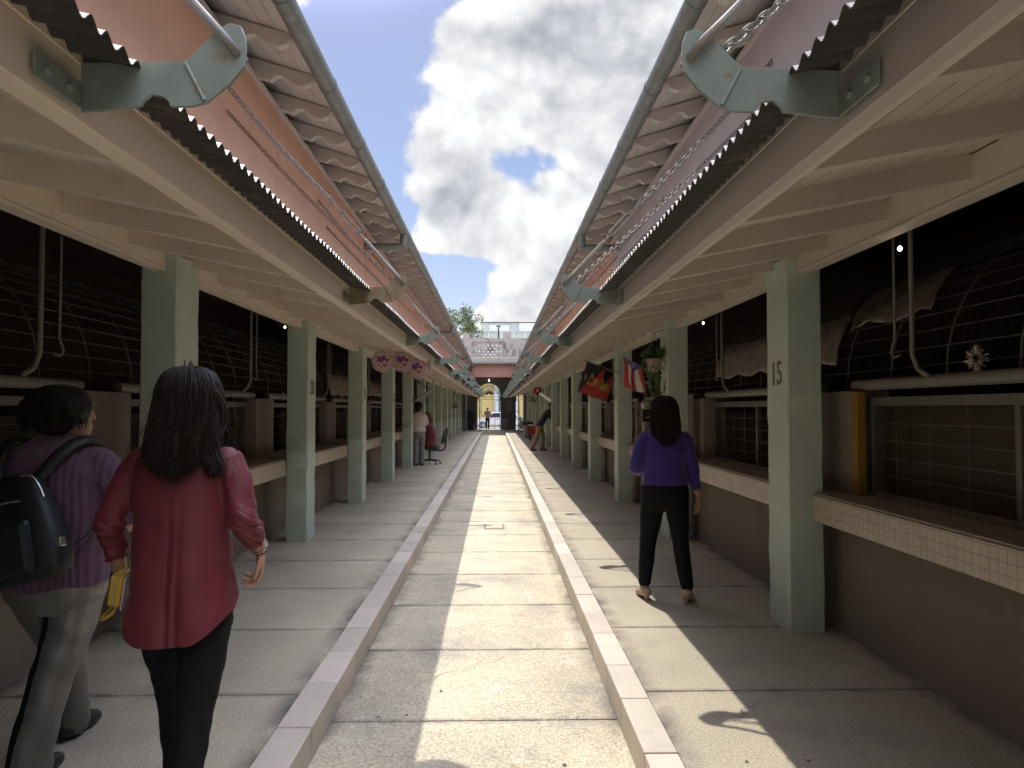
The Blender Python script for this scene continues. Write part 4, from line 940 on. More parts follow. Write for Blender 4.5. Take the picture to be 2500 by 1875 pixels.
# table beside the bin
tb = empty('table', (1.88, 35.2, 0)); tag(tb, 'small table with a white top and a red side panel behind the leaning man', 'table')
MB().box(-.30, .30, -.8, .8, .72, .75).build('table_top', m_white, tb); MB().box(-.27, .27, -.76, -.74, .30, .715).build('side_panel', m_redor, tb)
for x in (-.26, .22):
    for y in (-.72, .72): MB().box(x, x + .04, y, y + .04, 0, .718).build('leg', m_iron, tb)
# ================================================================ people
def vpush(me, fn):
    """move every vertex along its normal by fn(co, no)"""
    n = len(me.vertices); co = [0.0] * (3 * n); me.vertices.foreach_get('co', co); no = [0.0] * (3 * n); me.vertices.foreach_get('normal', no)
    for i in range(n):
        p = Vector(co[3*i:3*i+3]); q = Vector(no[3*i:3*i+3]); d = fn(p, q)
        if isinstance(d, Vector): p = p + d
        else: p = p + q * d
        co[3*i:3*i+3] = p
    me.vertices.foreach_set('co', co); me.update()
def fuse(mb, name, m, parent, voxel, smooth_it=6, push=None, keep=None):
    """union of overlapping closed tubes as one continuous surface"""
    me = mb.mesh('tmp'); o = bpy.data.objects.new('tmp', me); COL.objects.link(o)
    r = o.modifiers.new('r', 'REMESH'); r.mode = 'VOXEL'; r.voxel_size = voxel; r.use_smooth_shade = True
    if smooth_it:
        q = o.modifiers.new('s', 'SMOOTH'); q.iterations = smooth_it; q.factor = .5
    dg = bpy.context.evaluated_depsgraph_get(); dg.update()
    nm = bpy.data.meshes.new_from_object(o.evaluated_get(dg)); bpy.data.objects.remove(o); bpy.data.meshes.remove(me)
    if push: vpush(nm, push)
    if keep:                                                           # cut a hem: keep(co) > 0 stays
        bm = bmesh.new(); bm.from_mesh(nm); kill = [v for v in bm.verts if keep(v.co) < 0]; bmesh.ops.delete(bm, geom=kill, context='VERTS')
        for _ in range(2):
            for v in bm.verts:
                if v.is_boundary:
                    k_ = keep(v.co)
                    if abs(k_) < .03: v.co.z -= k_
        bm.to_mesh(nm); bm.free()
    nm.materials.clear(); nm.materials.append(m); nm.name = name
    nm.polygons.foreach_set('use_smooth', [True] * len(nm.polygons)); nm.update()
    return link(name, nm, parent)
def limb(mb, pts, sub=5, n=14, flat=None):
    """pts: (x,y,z,r); rounded ends"""
    q = crom(pts, sub); P = [Vector(p[:3]) for p in q]; r = [p[3] for p in q]
    a = (P[0] - P[1]).normalized(); b = (P[-1] - P[-2]).normalized()
    P = [P[0] + a * r[0] * .9, P[0] + a * r[0] * .6] + P + [P[-1] + b * r[-1] * .6, P[-1] + b * r[-1] * .9]
    r = [r[0] * .35, r[0] * .78] + r + [r[-1] * .78, r[-1] * .35]
    mb.tube(P, r, n, flat=flat)
def torso(mb, rs, n=28, e=2.4):
    """rs: (z, cx, cy, rx, ry)"""
    q = crom(rs, 5); L_ = []
    for (z, cx, cy, rx, ry) in q:
        lp = []
        for j in range(n):
            a = 2 * math.pi * j / n; c, s_ = math.cos(a), math.sin(a)
            lp.append((cx + rx * math.copysign(abs(c) ** (2 / e), c), cy + ry * math.copysign(abs(s_) ** (2 / e), s_), z))
        L_.append(lp)
    mb.rings(L_)
def rotz(p, c, a): d = Vector(p) - Vector(c); return Vector(c) + Vector((d.x * math.cos(a) - d.y * math.sin(a), d.x * math.sin(a) + d.y * math.cos(a), d.z))
def head(mb, c, yaw, k=1.0):
    c = Vector(c); prof = [(-.118, .024, .024, .050), (-.108, .038, .045, .040), (-.085, .054, .066, .026), (-.05, .066, .084, .010), (0, .0725, .094, 0), (.04, .0755, .098, -.004), (.075, .069, .090, -.008), (.10, .050, .066, -.010), (.115, .026, .034, -.010)]
    q = crom(prof, 3)
    mb.rings([[rotz(c + Vector((rx * k * math.cos(2*math.pi*j/24), cy * k + ry * k * math.sin(2*math.pi*j/24), z * k)), c, yaw) for j in range(24)] for z, rx, ry, cy in q])
    def bl(x, y, z, r, sc=(1, 1, 1)): mb.ball(rotz(c + Vector((x, y, z)) * k, c, yaw), r * k, 10, 8, sc)
    limb(mb, [(*rotz(c + Vector((0, .088, .03)) * k, c, yaw), .009 * k), (*rotz(c + Vector((0, .103, -.012)) * k, c, yaw), .013 * k)], 3, 8)
    for s_ in (-1, 1):
        bl(s_ * .075, -.005, -.005, .026, (.5, .75, 1.2)); bl(s_ * .030, .078, .018, .016); bl(s_ * .032, .082, .04, .014, (1.6, .7, .5)); bl(s_ * .04, .060, -.03, .022)
    bl(0, .088, -.048, .016, (1.6, .6, .4)); bl(0, .086, -.060, .015, (1.4, .6, .5))
def hand(mb, wr, d, nrm, curl, side, k=1.0, thumb=.6):
    """wrist point, direction of the fingers, palm normal, curl angle at each joint, thumb side"""
    wr = Vector(wr); d = Vector(d).normalized(); nrm = Vector(nrm); nrm = (nrm - d * nrm.dot(d)).normalized(); w = d.cross(nrm) * side
    for t in (-.028, -.010, .009, .027):                              # palm
        limb(mb, [(*(wr + d * .004 + w * t * .5 * k), .016 * k), (*(wr + d * .05 * k + w * t * .95 * k), .0145 * k), (*(wr + d * .088 * k + w * t * 1.1 * k - nrm * (.0)), .0115 * k)], 3, 8)
    for i, (t, ln) in enumerate(((.030, .92), (.011, 1.02), (-.009, .97), (-.028, .76))):
        p = wr + d * .088 * k + w * t * 1.1 * k; dd = d.copy(); pts = [(*p, .0100 * k)]
        for j, seg in enumerate((.040, .026, .021)):
            a = curl * (1 + .12 * i) * (1, 1.15, .8)[j]; ax = d.cross(nrm).normalized()
            dd = Matrix.Rotation(a, 3, ax) @ dd if (Matrix.Rotation(.1, 3, ax) @ d).dot(nrm) > 0 else Matrix.Rotation(-a, 3, ax) @ dd
            p = p + dd * seg * ln * k; pts.append((*p, (.0092, .0084, .0070)[j] * k))
        limb(mb, pts, 3, 8)
    p = wr + d * .022 * k + w * .028 * k; dd = (d * .75 + w * .75 + nrm * thumb).normalized(); p2 = p + dd * .036 * k; p3 = p2 + (d + nrm * thumb * .8 + w * .15).normalized() * .032 * k; p4 = p3 + (d + nrm * thumb).normalized() * .024 * k
    limb(mb, [(*p, .014 * k), (*p2, .0115 * k), (*p3, .0098 * k), (*p4, .0078 * k)], 3, 8)
def foot(mb, an, d, k=1.0, pitch=0.0, r=1.0):
    an = Vector(an); d = Vector((d[0], d[1], 0)).normalized(); dn = (d * math.cos(pitch) + Vector((0, 0, -math.sin(pitch)))); up = Vector((0, 0, 1)) * math.cos(pitch) + d * math.sin(pitch)
    limb(mb, [(*(an - dn * .045 * k - up * .05 * k), .034 * k * r), (*(an + dn * .02 * k - up * .045 * k), .036 * k * r), (*(an + dn * .09 * k - up * .055 * k), .034 * k * r), (*(an + dn * .145 * k - up * .062 * k), .026 * k * r)], 4, 12)
    limb(mb, [(*an, .036 * k), (*(an + dn * .03 * k - up * .035 * k), .036 * k)], 3, 12)
m_skin = mat('tan_skin', (.40, .22, .135), .5, var=.06, vscale=30, world=False, bump=.06, bscale=220, bdist=.002)
m_skind = mat('brown_skin', (.17, .085, .05), .5, var=.06, world=False)
m_hair = mat('dark_brown_hair', (.022, .0125, .009), .5, var=.3, vscale=30, world=False, island=.6, spec=.22)
m_hairb = mat('black_hair', (.007, .0065, .007), .6, var=.3, world=False, island=.5, spec=.25)
def fabric(name, col, rough=.75, bs=500, bump=.25, var=.07, sheen=.25, **k): return mat(name, col, rough, var=var, vscale=7, world=False, bump=bump, bscale=bs, bdist=.0012, sheen=sheen, **k)
m_red = fabric('wine_red_blouse', (.135, .0135, .023), .6, 420, .15, sheen=.04)
m_plum = fabric('plum_crinkled_cotton', (.095, .043, .084), .8, 300, .3)
m_violet = fabric('violet_blue_knit', (.035, .016, .150), .85, 380, .4)
m_blk = fabric('black_trousers', (.0065, .0068, .009), .8, 400, .2, sheen=0, spec=.2)
m_satin = fabric('grey_satin', (.185, .18, .172), .36, 600, .04, metal=.5, sheen=0)
m_navy = fabric('black_shirt', (.014, .014, .020), .8); m_khaki = fabric('khaki_trousers', (.30, .20, .10), .8); m_greytr = fabric('grey_trousers', (.22, .205, .21), .8); m_whtop = fabric('white_top', (.62, .54, .52), .8)
m_maroon = fabric('maroon_jacket', (.13, .018, .026), .8); m_shoeb = mat('black_shoe', (.018, .017, .017), .45, var=.1, world=False); m_beige = mat('beige_shoe', (.46, .33, .23), .55, var=.08, world=False); m_sneak = mat('dark_sneaker', (.10, .08, .08), .6, var=.2, world=False)
m_brown = fabric('brown_shirt', (.13, .075, .055), .8)
NZ = noise.noise
def strands(mb, c, ring, zt, zb, n, r0, seed, th=(2.9, 6.5), jit=.004, endvar=.05, nseg=14):
    """ring(z) -> cx, cy, rx, ry : hair envelope; thin tapering locks flowing down over it"""
    rr = random.Random(seed)
    for i in range(n):
        a = rr.uniform(*th); ze = zb + rr.uniform(-.2, 1) * endvar * (.4 + .6 * rr.random()) + (.085 * abs(math.cos(a)) ** 2.2 if zb < c[2] - .15 else 0); z0 = zt - abs(rr.gauss(0, .02)); q = rr.uniform(.89, 1.03) + .03 * math.sin(a * 9); w = rr.uniform(-.18, .18); ph = rr.uniform(0, 6); pts = []; rad = []
        for j in range(nseg + 1):
            t = j / nseg; z = z0 + (ze - z0) * t; cx, cy, rx, ry = ring(z); b = a + w * t * t + .02 * math.sin(ph + t * 7)
            pts.append((cx + rx * q * math.cos(b) + jit * math.sin(ph + t * 5), cy + ry * q * math.sin(b) + jit * math.cos(ph * 2 + t * 6), z)); rad.append(r0 * (1.0 if t < .7 else 1.0 - .85 * (t - .7) / .3))
        mb.tube(pts, rad, 3, cap=False)
def ringfun(tab):
    """piecewise smooth table of (z, cx, cy, rx, ry), z descending"""
    q = crom(tab, 6)
    def f(z):
        if z >= q[0][0]: return q[0][1:]
        for a, b in zip(q, q[1:]):
            if a[0] >= z >= b[0]:
                t = (a[0] - z) / max(a[0] - b[0], 1e-6); return tuple(a[i] + (b[i] - a[i]) * t for i in range(1, 5))
        return q[-1][1:]
    return f
def hair_mass(name, tab, m, parent, n, r0, seed, voxel=.006, th=(2.9, 6.5), endvar=.05, jit=.004, c=(0, 0, 1.5), flyaway=0):
    f = ringfun(tab); mb = MB(); zt, zb = tab[0][0], tab[-1][0]; base = MB()
    torso(base, [(z, cx, cy, rx * .90, ry * .90) for z, cx, cy, rx, ry in tab[:-2]] + [(tab[-2][0] + .03, tab[-2][1], tab[-2][2] + .01, tab[-2][3] * .75, tab[-2][4] * .6)], 32, 2.0)
    o = base.build(name, m, parent, smooth=180)
    s_ = MB(); strands(s_, c, f, zt, zb, n, r0, seed, th, jit, endvar)
    if flyaway:
        rr = random.Random(seed + 1)
        for i in range(flyaway):
            z = rr.uniform(zb + .05, zt - .02); a = rr.uniform(*th); cx, cy, rx, ry = f(z); p = Vector((cx + rx * math.cos(a), cy + ry * math.sin(a), z)); d = Vector((math.cos(a), math.sin(a), -.8)); pts = [p]
            for j in range(5): p = p + d * .014 + Vector((rr.gauss(0, .003), rr.gauss(0, .003), -.004 * j)); pts.append(p)
            s_.tube(pts, .0005, 3, cap=False)
    lk = s_.build('hair_locks', m, o, smooth=180); return o

# ---- woman in the wine red blouse, walking away, nearest the camera
pr1 = empty('person', (-1.12, 2.70, 0)); tag(pr1, 'woman with long dark hair in a wine red blouse and black trousers walking away', 'person')
mb = MB()
limb(mb, [(.02, -.01, 1.33, .058), (.02, .01, 1.42, .050), (.018, .02, 1.47, .050)]); head(mb, (.018, .025, 1.525), -.12)
torso(mb, [(1.37, 0, 0, .07, .05), (1.33, 0, 0, .125, .062), (1.25, 0, 0, .145, .080), (1.10, 0, 0, .135, .088), (.98, 0, 0, .140, .090), (.86, 0, 0, .148, .10), (.78, 0, 0, .14, .095)])
ELL, WRL = (-.243, -.03, 1.10), (-.245, .055, .895); ELR, WRR = (.225, -.045, 1.105), (.240, .115, .975)
limb(mb, [(-.145, 0, 1.305, .040), (-.205, -.015, 1.22, .042), (*ELL, .036), (-.248, .02, 1.0, .032), (*WRL, .024)]); limb(mb, [(.150, 0, 1.305, .040), (.192, -.02, 1.22, .042), (*ELR, .036), (.235, .04, 1.04, .034), (*WRR, .024)])
hand(mb, WRL, (.10, .10, -.95), (.9, .2, .1), .55, 1, .95, .5); hand(mb, WRR, (-.02, .10, -.95), (-.75, -.35, -.1), .55, -1, .95, .4)
for hx, kn, an in ((.085, (.075, -.07, .46), (.075, -.22, .13)), (-.085, (-.09, .14, .47), (-.10, .22, .09))):
    limb(mb, [(hx, 0, .82, .075), (*kn, .052), (*an, .035)]); foot(mb, an, (0, 1), pitch=.75 if an[1] < 0 else 0)
fuse(mb, 'body', m_skin, pr1, .0045, 4)
mb = MB()                                                              # blouse
torso(mb, [(1.395, .012, .008, .062, .056), (1.372, .01, .0, .098, .066), (1.345, .005, -.004, .150, .080), (1.29, 0, -.006, .174, .096), (1.20, 0, -.008, .172, .106), (1.08, 0, -.006, .168, .112), (.97, -.002, -.004, .176, .122), (.86, .004, 0, .188, .140), (.76, .010, 0, .200, .150), (.66, .008, 0, .202, .152), (.62, .008, 0, .19, .14)], 40, 2.3)
limb(mb, [(-.143, 0, 1.312, .057), (-.190, -.012, 1.24, .057), (-.222, -.022, 1.16, .053), (ELL[0], ELL[1], ELL[2], .051), (-.248, .006, 1.045, .048), (-.248, .024, .985, .043)], 5, 18)
limb(mb, [(.150, 0, 1.312, .057), (.187, -.012, 1.24, .058), (.212, -.03, 1.16, .054), (ELR[0] + .004, ELR[1], ELR[2], .051), (.238, .0, 1.065, .048), (.238, .035, 1.03, .044)], 5, 18)
def hem(c):
    if abs(c.x) > .235: return 1
    u = c.x + .002; z = .690 + (max(abs(u) - .085, 0) ** 1.6) * (1.7 if u < 0 else 2.7) + max(u, 0) * .10 + .06 * max(0, min(1, c.y / .08 + .3))
    return c.z - z
def w_red(p, n):
    d = 0
    arm = (p.x < -.192 and p.z > .96) or (p.x > .188 and p.z > .98)
    if arm:
        t = max(0, min(1, (1.19 - p.z) / .10)); q = NZ((p.x * 14, p.y * 14, p.z * 46 + p.x * 22)); d += .011 * t * (abs(q) * 2 - .5) + .005 * NZ((p.x * 20, p.y * 20, p.z * 16))
        d += .006 * (1 - t) * NZ((p.x * 16 + p.z * 10, p.y * 10, p.z * 10))
    else:
        t = max(0, min(1, (1.27 - p.z) / .35)); b = NZ((p.x * 9 + .5 * p.z, p.y * 5, p.z * 1.5 + 3)); d += t * (.020 * b + .007 * NZ((p.x * 22 - p.z * 3, p.y * 12, p.z * 2.5)))
        if p.y < 0 and p.z < 1.30: d += -.005 * t * math.exp(-(p.x / .010) ** 2) - .004 * t * math.exp(-((p.x - .035) / .012) ** 2) + .003 * t * math.exp(-((p.x - .018) / .010) ** 2)
        side = max(0, abs(p.x) - .10) / .1; d += .012 * side * NZ((p.x * 6 + p.z * 9, p.y * 6, p.z * 9 - abs(p.x) * 16)) * (1 if p.z < 1.32 else .3)
        d += .005 * NZ((p.x * 9 + p.z * 12, p.y * 7, p.z * 9)) * (1 - t * .5)
    return d
fuse(mb, 'blouse', m_red, pr1, .006, 3, w_red, hem)
mb = MB()                                                              # trousers
torso(mb, [(.95, .005, 0, .145, .100), (.88, .008, 0, .155, .108), (.80, .008, 0, .164, .116), (.72, .006, 0, .168, .12), (.68, .004, 0, .12, .10)], 28, 2.2)
limb(mb, [(.085, 0, .78, .094), (.085, -.03, .62, .082), (.080, -.07, .46, .064), (.078, -.14, .29, .058), (.075, -.225, .12, .050)], 6, 18); limb(mb, [(-.080, .0, .78, .094), (-.085, .08, .62, .080), (-.09, .14, .47, .062), (-.095, .19, .28, .055), (-.10, .225, .10, .050)], 6, 18)
fuse(mb, 'trousers', m_blk, pr1, .006, 3, lambda p, n: .004 * NZ((p.x * 16, p.y * 16, p.z * 22)) + .003 * NZ((p.x * 30, p.y * 30, p.z * 12)))
for an, pt in (((.075, -.22, .13), .75), ((-.10, .22, .09), 0)):
    mb = MB(); foot(mb, an, (0, 1), 1.02, pt, 1.12); fuse(mb, 'shoe', m_shoeb, pr1, .006, 2)
hair_mass('hair', [(1.655, .02, .0, .012, .012), (1.648, .02, -.005, .048, .055), (1.625, .022, -.012, .080, .090), (1.58, .026, -.022, .100, .102), (1.52, .028, -.032, .113, .098), (1.46, .026, -.045, .122, .086), (1.40, .022, -.066, .124, .066), (1.33, .016, -.088, .122, .042), (1.28, .012, -.104, .105, .028), (1.245, .010, -.112, .070, .012)],
          m_hair, pr1, 1900, .0017, 4, th=(2.75, 6.65), endvar=.11, c=(.02, 0, 1.52), flyaway=140, jit=.006)
mb = MB(); rs = random.Random(8)                                        # swept side lock over the right shoulder
for i in range(160):
    q = rs.gauss(0, .010); w = rs.gauss(0, .012); mb.tube(crom([(.085 + q, -.07 + w, 1.60), (.125 + q, -.055 + w, 1.54), (.138 + q * 1.4, -.05 + w, 1.47), (.118 + q, -.06 + w, 1.40), (.135 + q * 1.2, -.085 + w, 1.33), (.150 + q * 1.5, -.100 + w * .5, 1.275 + rs.uniform(-.02, .03))], 3), .0018, 3, cap=False)
mb.build('hair_locks', m_hair, [o for o in COL.objects if o.parent == pr1 and o.name.startswith('hair')][0], smooth=180)
m_silver = mat('silver', (.6, .58, .55), .25, .9, var=0)
def band(wr, el, r, m, name, parent, t=.12, w=.016, n=20):
    wr, el = Vector(wr), Vector(el); c = wr + (el - wr) * t; d = (el - wr).normalized(); u = d.cross(Vector((0, 1, .1))).normalized(); v = d.cross(u)
    mb = MB(); mb.rings([[c + d * z + (u * math.cos(2*math.pi*j/n) + v * math.sin(2*math.pi*j/n)) * (r + q) for j in range(n)] for z, q in ((-w/2, 0), (-w/2, .003), (w/2, .003), (w/2, 0))]); return mb, c, d, u, v
b_, c_, d_, u_, v_ = band(WRL, (-.248, .02, 1.0), .028, m_blk, 'w', pr1, .02, .024); b_.ball(c_ + u_ * .027, .018, 12, 8, (.5, 1, 1)); b_.ball(c_ - u_ * .027, .020, 12, 8, (.5, 1, 1)); b_.build('wristwatch', m_shoeb, pr1, smooth=60)
b_, c_, d_, u_, v_ = band(WRR, (.235, .04, 1.04), .028, m_blk, 'w', pr1, .1, .008); b_.build('dark_bracelet', m_shoeb, pr1, smooth=60)
b_, c_, d_, u_, v_ = band(WRR, (.235, .04, 1.04), .029, m_silver, 'w', pr1, .22, .004)
for j in range(14): b_.ball(c_ + (u_ * math.cos(j * .4488) + v_ * math.sin(j * .4488)) * .032, .004, 6, 4)
b_.tube([c_ - v_ * .032, c_ - v_ * .034 - Vector((0, 0, .03))], .0012, 4); b_.ball(c_ - v_ * .034 - Vector((0, 0, .034)), .005, 6, 4); b_.build('silver_bracelet', m_silver, pr1)
# yellow purse in her left hand
m_ypurse = mat('yellow_leather', (.50, .30, .025), .45, var=.1, world=False, bump=.15, bscale=120, bdist=.002)
pu = empty('purse', (-1.12 - .220, 2.70 + .0, .862)); tag(pu, 'small yellow wallet purse with a wrist loop held in the left hand', 'purse'); pu.rotation_euler = (R(6), R(9), R(8))
MB().box(-.022, .022, -.05, .05, -.055, .058).build('pouch', m_ypurse, pu, bevel=.009); MB().tube([(0, -.052, -.050), (0, -.052, .052)], .0035, 5).build('zip', m_silver, pu)
MB().box(.0235, .0275, -.045, .048, -.065, .052).build('phone', m_whtop, pu, bevel=.001)
mb = MB(); mb.tube(crom([(-.004, -.04, -.052), (-.015, -.044, -.070), (-.034, -.042, -.098), (-.036, -.036, -.106), (-.022, -.03, -.100), (.0, -.03, -.075), (.004, -.036, -.054)], 4), .007, 6, flat=(1, .3)); mb.build('wrist_loop', m_ypurse, pu, smooth=60)

# ---- woman in the plum tunic with the backpack
pr2 = empty('person', (-1.82, 3.13, 0)); tag(pr2, 'woman with short black hair in a plum tunic and grey satin trousers', 'person')
mb = MB(); limb(mb, [(.0, -.01, 1.30, .062), (.01, .005, 1.38, .054), (.014, .015, 1.43, .054)]); head(mb, (.022, .02, 1.475), -.75)
torso(mb, [(1.34, 0, 0, .08, .06), (1.30, 0, 0, .15, .085), (1.2, 0, 0, .18, .11), (1.05, 0, 0, .185, .12), (.9, 0, 0, .19, .125), (.78, 0, 0, .18, .12)])
limb(mb, [(.175, 0, 1.27, .05), (.235, .0, 1.15, .048), (.262, .02, 1.04, .040), (.22, .15, 1.00, .034), (.15, .25, 1.02, .025)]); hand(mb, (.15, .25, 1.02), (-.5, .8, .2), (-.6, -.3, -.5), .6, 1, .95)
limb(mb, [(-.175, 0, 1.27, .05), (-.235, .0, 1.15, .048), (-.262, .02, 1.04, .040), (-.22, .15, 1.00, .034), (-.15, .25, 1.02, .025)]); hand(mb, (-.15, .25, 1.02), (.5, .8, .2), (.6, -.3, -.5), .6, -1, .95)
LEG2 = (((.085, 0, .78), (.015, -.02, .44), (-.055, -.05, .085)), ((-.085, 0, .78), (-.09, .24, .45), (-.115, .36, .10)))
for h, kn, an in LEG2: limb(mb, [(*h, .08), (*kn, .055), (*an, .038)]); foot(mb, an, (.15, 1))
fuse(mb, 'body', m_skin, pr2, .005, 4)
mb = MB()
torso(mb, [(1.405, .005, .01, .066, .060), (1.375, .005, 0, .105, .078), (1.33, .0, -.01, .165, .108), (1.26, 0, -.015, .212, .132), (1.16, 0, -.015, .222, .145), (1.02, 0, -.01, .218, .150), (.90, .002, 0, .224, .158), (.80, .004, 0, .230, .160), (.70, .004, 0, .228, .156)], 40, 2.3)
for s_ in (-1, 1): limb(mb, [(s_*.165, -.005, 1.265, .080), (s_*.215, -.005, 1.20, .082), (s_*.245, .0, 1.12, .080), (s_*.268, .02, 1.035, .074)], 5, 20)
def w_plum(p, n):
    d = .0022 * math.sin(p.x * 230 + 3 * NZ((p.x * 6, p.y * 6, p.z * 5))) * (1 if abs(p.y) > .03 else .4)
    d += .010 * NZ((p.x * 8, p.y * 8, p.z * 3 + 7)) + .006 * NZ((p.x * 12 + p.z * 15, p.y * 12, p.z * 9))
    if abs(p.x) > .2 and p.z > 1.0: d += .008 * NZ((p.x * 16, p.y * 12, p.z * 14))
    return d
def hem2(c):
    if abs(c.x) > .236 and c.z > .96: return c.z - (1.035 + .02 * math.sin(c.y * 20))
    return c.z - (.775 + .10 * max(c.x, 0) + .012 * NZ((c.x * 9, c.y * 9, 0)))
fuse(mb, 'tunic', m_plum, pr2, .006, 3, w_plum, hem2)
mb = MB(); torso(mb, [(.88, 0, 0, .17, .12), (.80, 0, 0, .20, .14), (.72, 0, 0, .19, .13), (.67, 0, 0, .13, .11)], 28, 2.2)
limb(mb, [(.095, 0, .77, .105), (.062, .0, .60, .094), (.018, -.02, .44, .082), (-.02, -.04, .26, .080), (-.052, -.05, .11, .082), (-.058, -.045, .055, .083)], 6, 20)
limb(mb, [(-.095, 0, .77, .105), (-.095, .12, .60, .092), (-.092, .23, .45, .080), (-.10, .30, .27, .074), (-.114, .35, .13, .074), (-.116, .36, .075, .074)], 6, 20)
so_ = fuse(mb, 'satin_trousers', m_satin, pr2, .006, 3, lambda p, n: .009 * NZ((p.x * 9, p.y * 9, p.z * 2.6)) + .006 * NZ((p.x * 9 + p.z * 9, p.y * 9, p.z * 5)))
so_.data.materials.append(m_blk)
lp_ = [Vector((x - r * .72, y - r * .70, z)) for x, y, z, r in crom([(.10, 0, .90, .105), (.095, 0, .84, .105), (.085, 0, .77, .105), (.062, .0, .60, .094), (.018, -.02, .44, .082), (-.02, -.04, .26, .080), (-.052, -.05, .11, .082), (-.058, -.045, .03, .083)], 60)]
for f_ in so_.data.polygons:
    c_ = f_.center; i_ = min(range(len(lp_)), key=lambda i: abs(lp_[i].z - c_.z))
    if (Vector((c_.x, c_.y, 0)) - Vector((lp_[i_].x, lp_[i_].y, 0))).length < .032: f_.material_index = 1
for h, kn, an in LEG2:
    mb = MB(); foot(mb, an, (.15, 1), 1.03, 0, 1.15); fuse(mb, 'shoe', m_shoeb, pr2, .006, 2)
mb = MB()
for (x, y, z, r, sc) in ((.0, -.02, 1.50, .108, (1.06, 1, .95)), (.055, -.01, 1.51, .085, (.95, 1.1, 1.0)), (-.06, -.03, 1.49, .080, (1, 1, .95)), (-.098, -.04, 1.475, .048, (.9, 1, .9)), (.01, -.05, 1.445, .078, (1.15, .8, .7)), (.02, .0, 1.55, .065, (1.2, 1.1, .8))): mb.ball((x, y, z), r, 18, 12, sc)
h2 = fuse(mb, 'hair', m_hairb, pr2, .006, 5, lambda p, n: .004 * NZ((p.x * 30, p.y * 30, p.z * 12)))
mb = MB(); rs = random.Random(12)
for i in range(900):
    a = rs.uniform(2.5, 6.9); e = rs.uniform(-.35, 1.45); p = Vector((-.005 + .118 * math.cos(a) * math.cos(e), -.022 + .112 * math.sin(a) * math.cos(e), 1.495 + .105 * math.sin(e)))
    t = Vector((math.cos(a) * math.sin(e) * .6 + rs.gauss(0, .18), math.sin(a) * math.sin(e) * .6 + rs.gauss(0, .18), -math.cos(e) - .25)).normalized(); pts = [p]
    for j in range(4): p = p + t * .014 + (p - Vector((-.005, -.022, 1.495))).normalized() * .0008; t = (t + Vector((rs.gauss(0, .1), rs.gauss(0, .1), -.06))).normalized(); pts.append(p)
    mb.tube(pts, [.0018, .0018, .0016, .001, .0004], 3, cap=False)
mb.build('hair_locks', m_hairb, h2, smooth=180)
# her backpack
m_bag = mat('black_nylon_bag', (.006, .008, .010), .5, var=.15, world=False, bump=.15, bscale=90, bdist=.002)
bp_ = empty('backpack', (-1.82 + .0, 3.13 - .235, 1.035)); tag(bp_, 'black nylon backpack with silver zips hanging on the back of the woman in plum', 'backpack'); bp_.rotation_euler = (R(-6), R(-14), R(-4))
mb = MB(); rs_ = []
for z, hx, hy, cx in ((-.205, .13, .03, .0), (-.19, .175, .062, 0), (-.12, .185, .075, 0), (.0, .165, .07, 0), (.10, .135, .058, 0), (.175, .105, .045, 0), (.205, .07, .028, 0), (.215, .03, .012, 0)):
    rs_.append([(cx + hx * math.copysign(abs(math.cos(a)) ** .45, math.cos(a)), hy * math.copysign(abs(math.sin(a)) ** .55, math.sin(a)), z) for a in [2 * math.pi * j / 32 for j in range(32)]])
mb.rings(rs_); o = mb.build('bag_body', m_bag, bp_, smooth=60); sb = o.modifiers.new('sub', 'SUBSURF'); sb.levels = 1; sb.render_levels = 1; vpush(o.data, lambda p, n: .006 * NZ((p.x * 9, p.y * 9, p.z * 9)))
mb = MB(); mb.box(-.13, .10, -.105, -.05, -.17, .03); mb.build('front_pocket', m_bag, bp_, bevel=.025)
mb = MB(); mb.tube(crom([(-.13, -.066, .085), (-.06, -.072, .10), (.02, -.072, .105), (.07, -.066, .10)], 4), .004, 5); mb.build('zip', m_silver, bp_); mb = MB(); mb.tube(crom([(.06, -.04, .20), (.105, -.035, .185), (.125, -.03, .14), (.135, -.03, .10)], 4), .0035, 5); mb.build('zip', m_silver, bp_)
from mathutils import Euler
bi_ = Matrix.LocRotScale(Vector((-1.82, 2.895, 1.035)), Euler((R(-6), R(-14), R(-4))), None).inverted()
def strap(name, pts, r, fl_):
    mb = MB(); mb.tube([bi_ @ (Vector(q) + Vector((-1.82, 3.13, 0))) for q in crom(pts, 5)], r, 8, flat=fl_); mb.build(name, m_bag, bp_, smooth=180)
strap('strap', [(.02, -.20, 1.20), (.06, -.185, 1.26), (.10, -.155, 1.32), (.135, -.09, 1.368), (.15, .0, 1.372), (.15, .09, 1.33), (.15, .14, 1.25)], .026, (.35, 1))
strap('strap', [(-.11, -.20, 1.20), (-.125, -.185, 1.26), (-.13, -.155, 1.32), (-.135, -.09, 1.368), (-.14, .0, 1.372), (-.14, .09, 1.33), (-.14, .14, 1.25)], .026, (.35, 1))
strap('lower_strap', [(.17, -.20, .96), (.215, -.14, 1.01), (.238, -.06, 1.06), (.238, .04, 1.10)], .014, (1, .35))
MB().box(.165, .185, -.045, -.015, -.10, -.065).build('buckle', m_silver, bp_, bevel=.003)

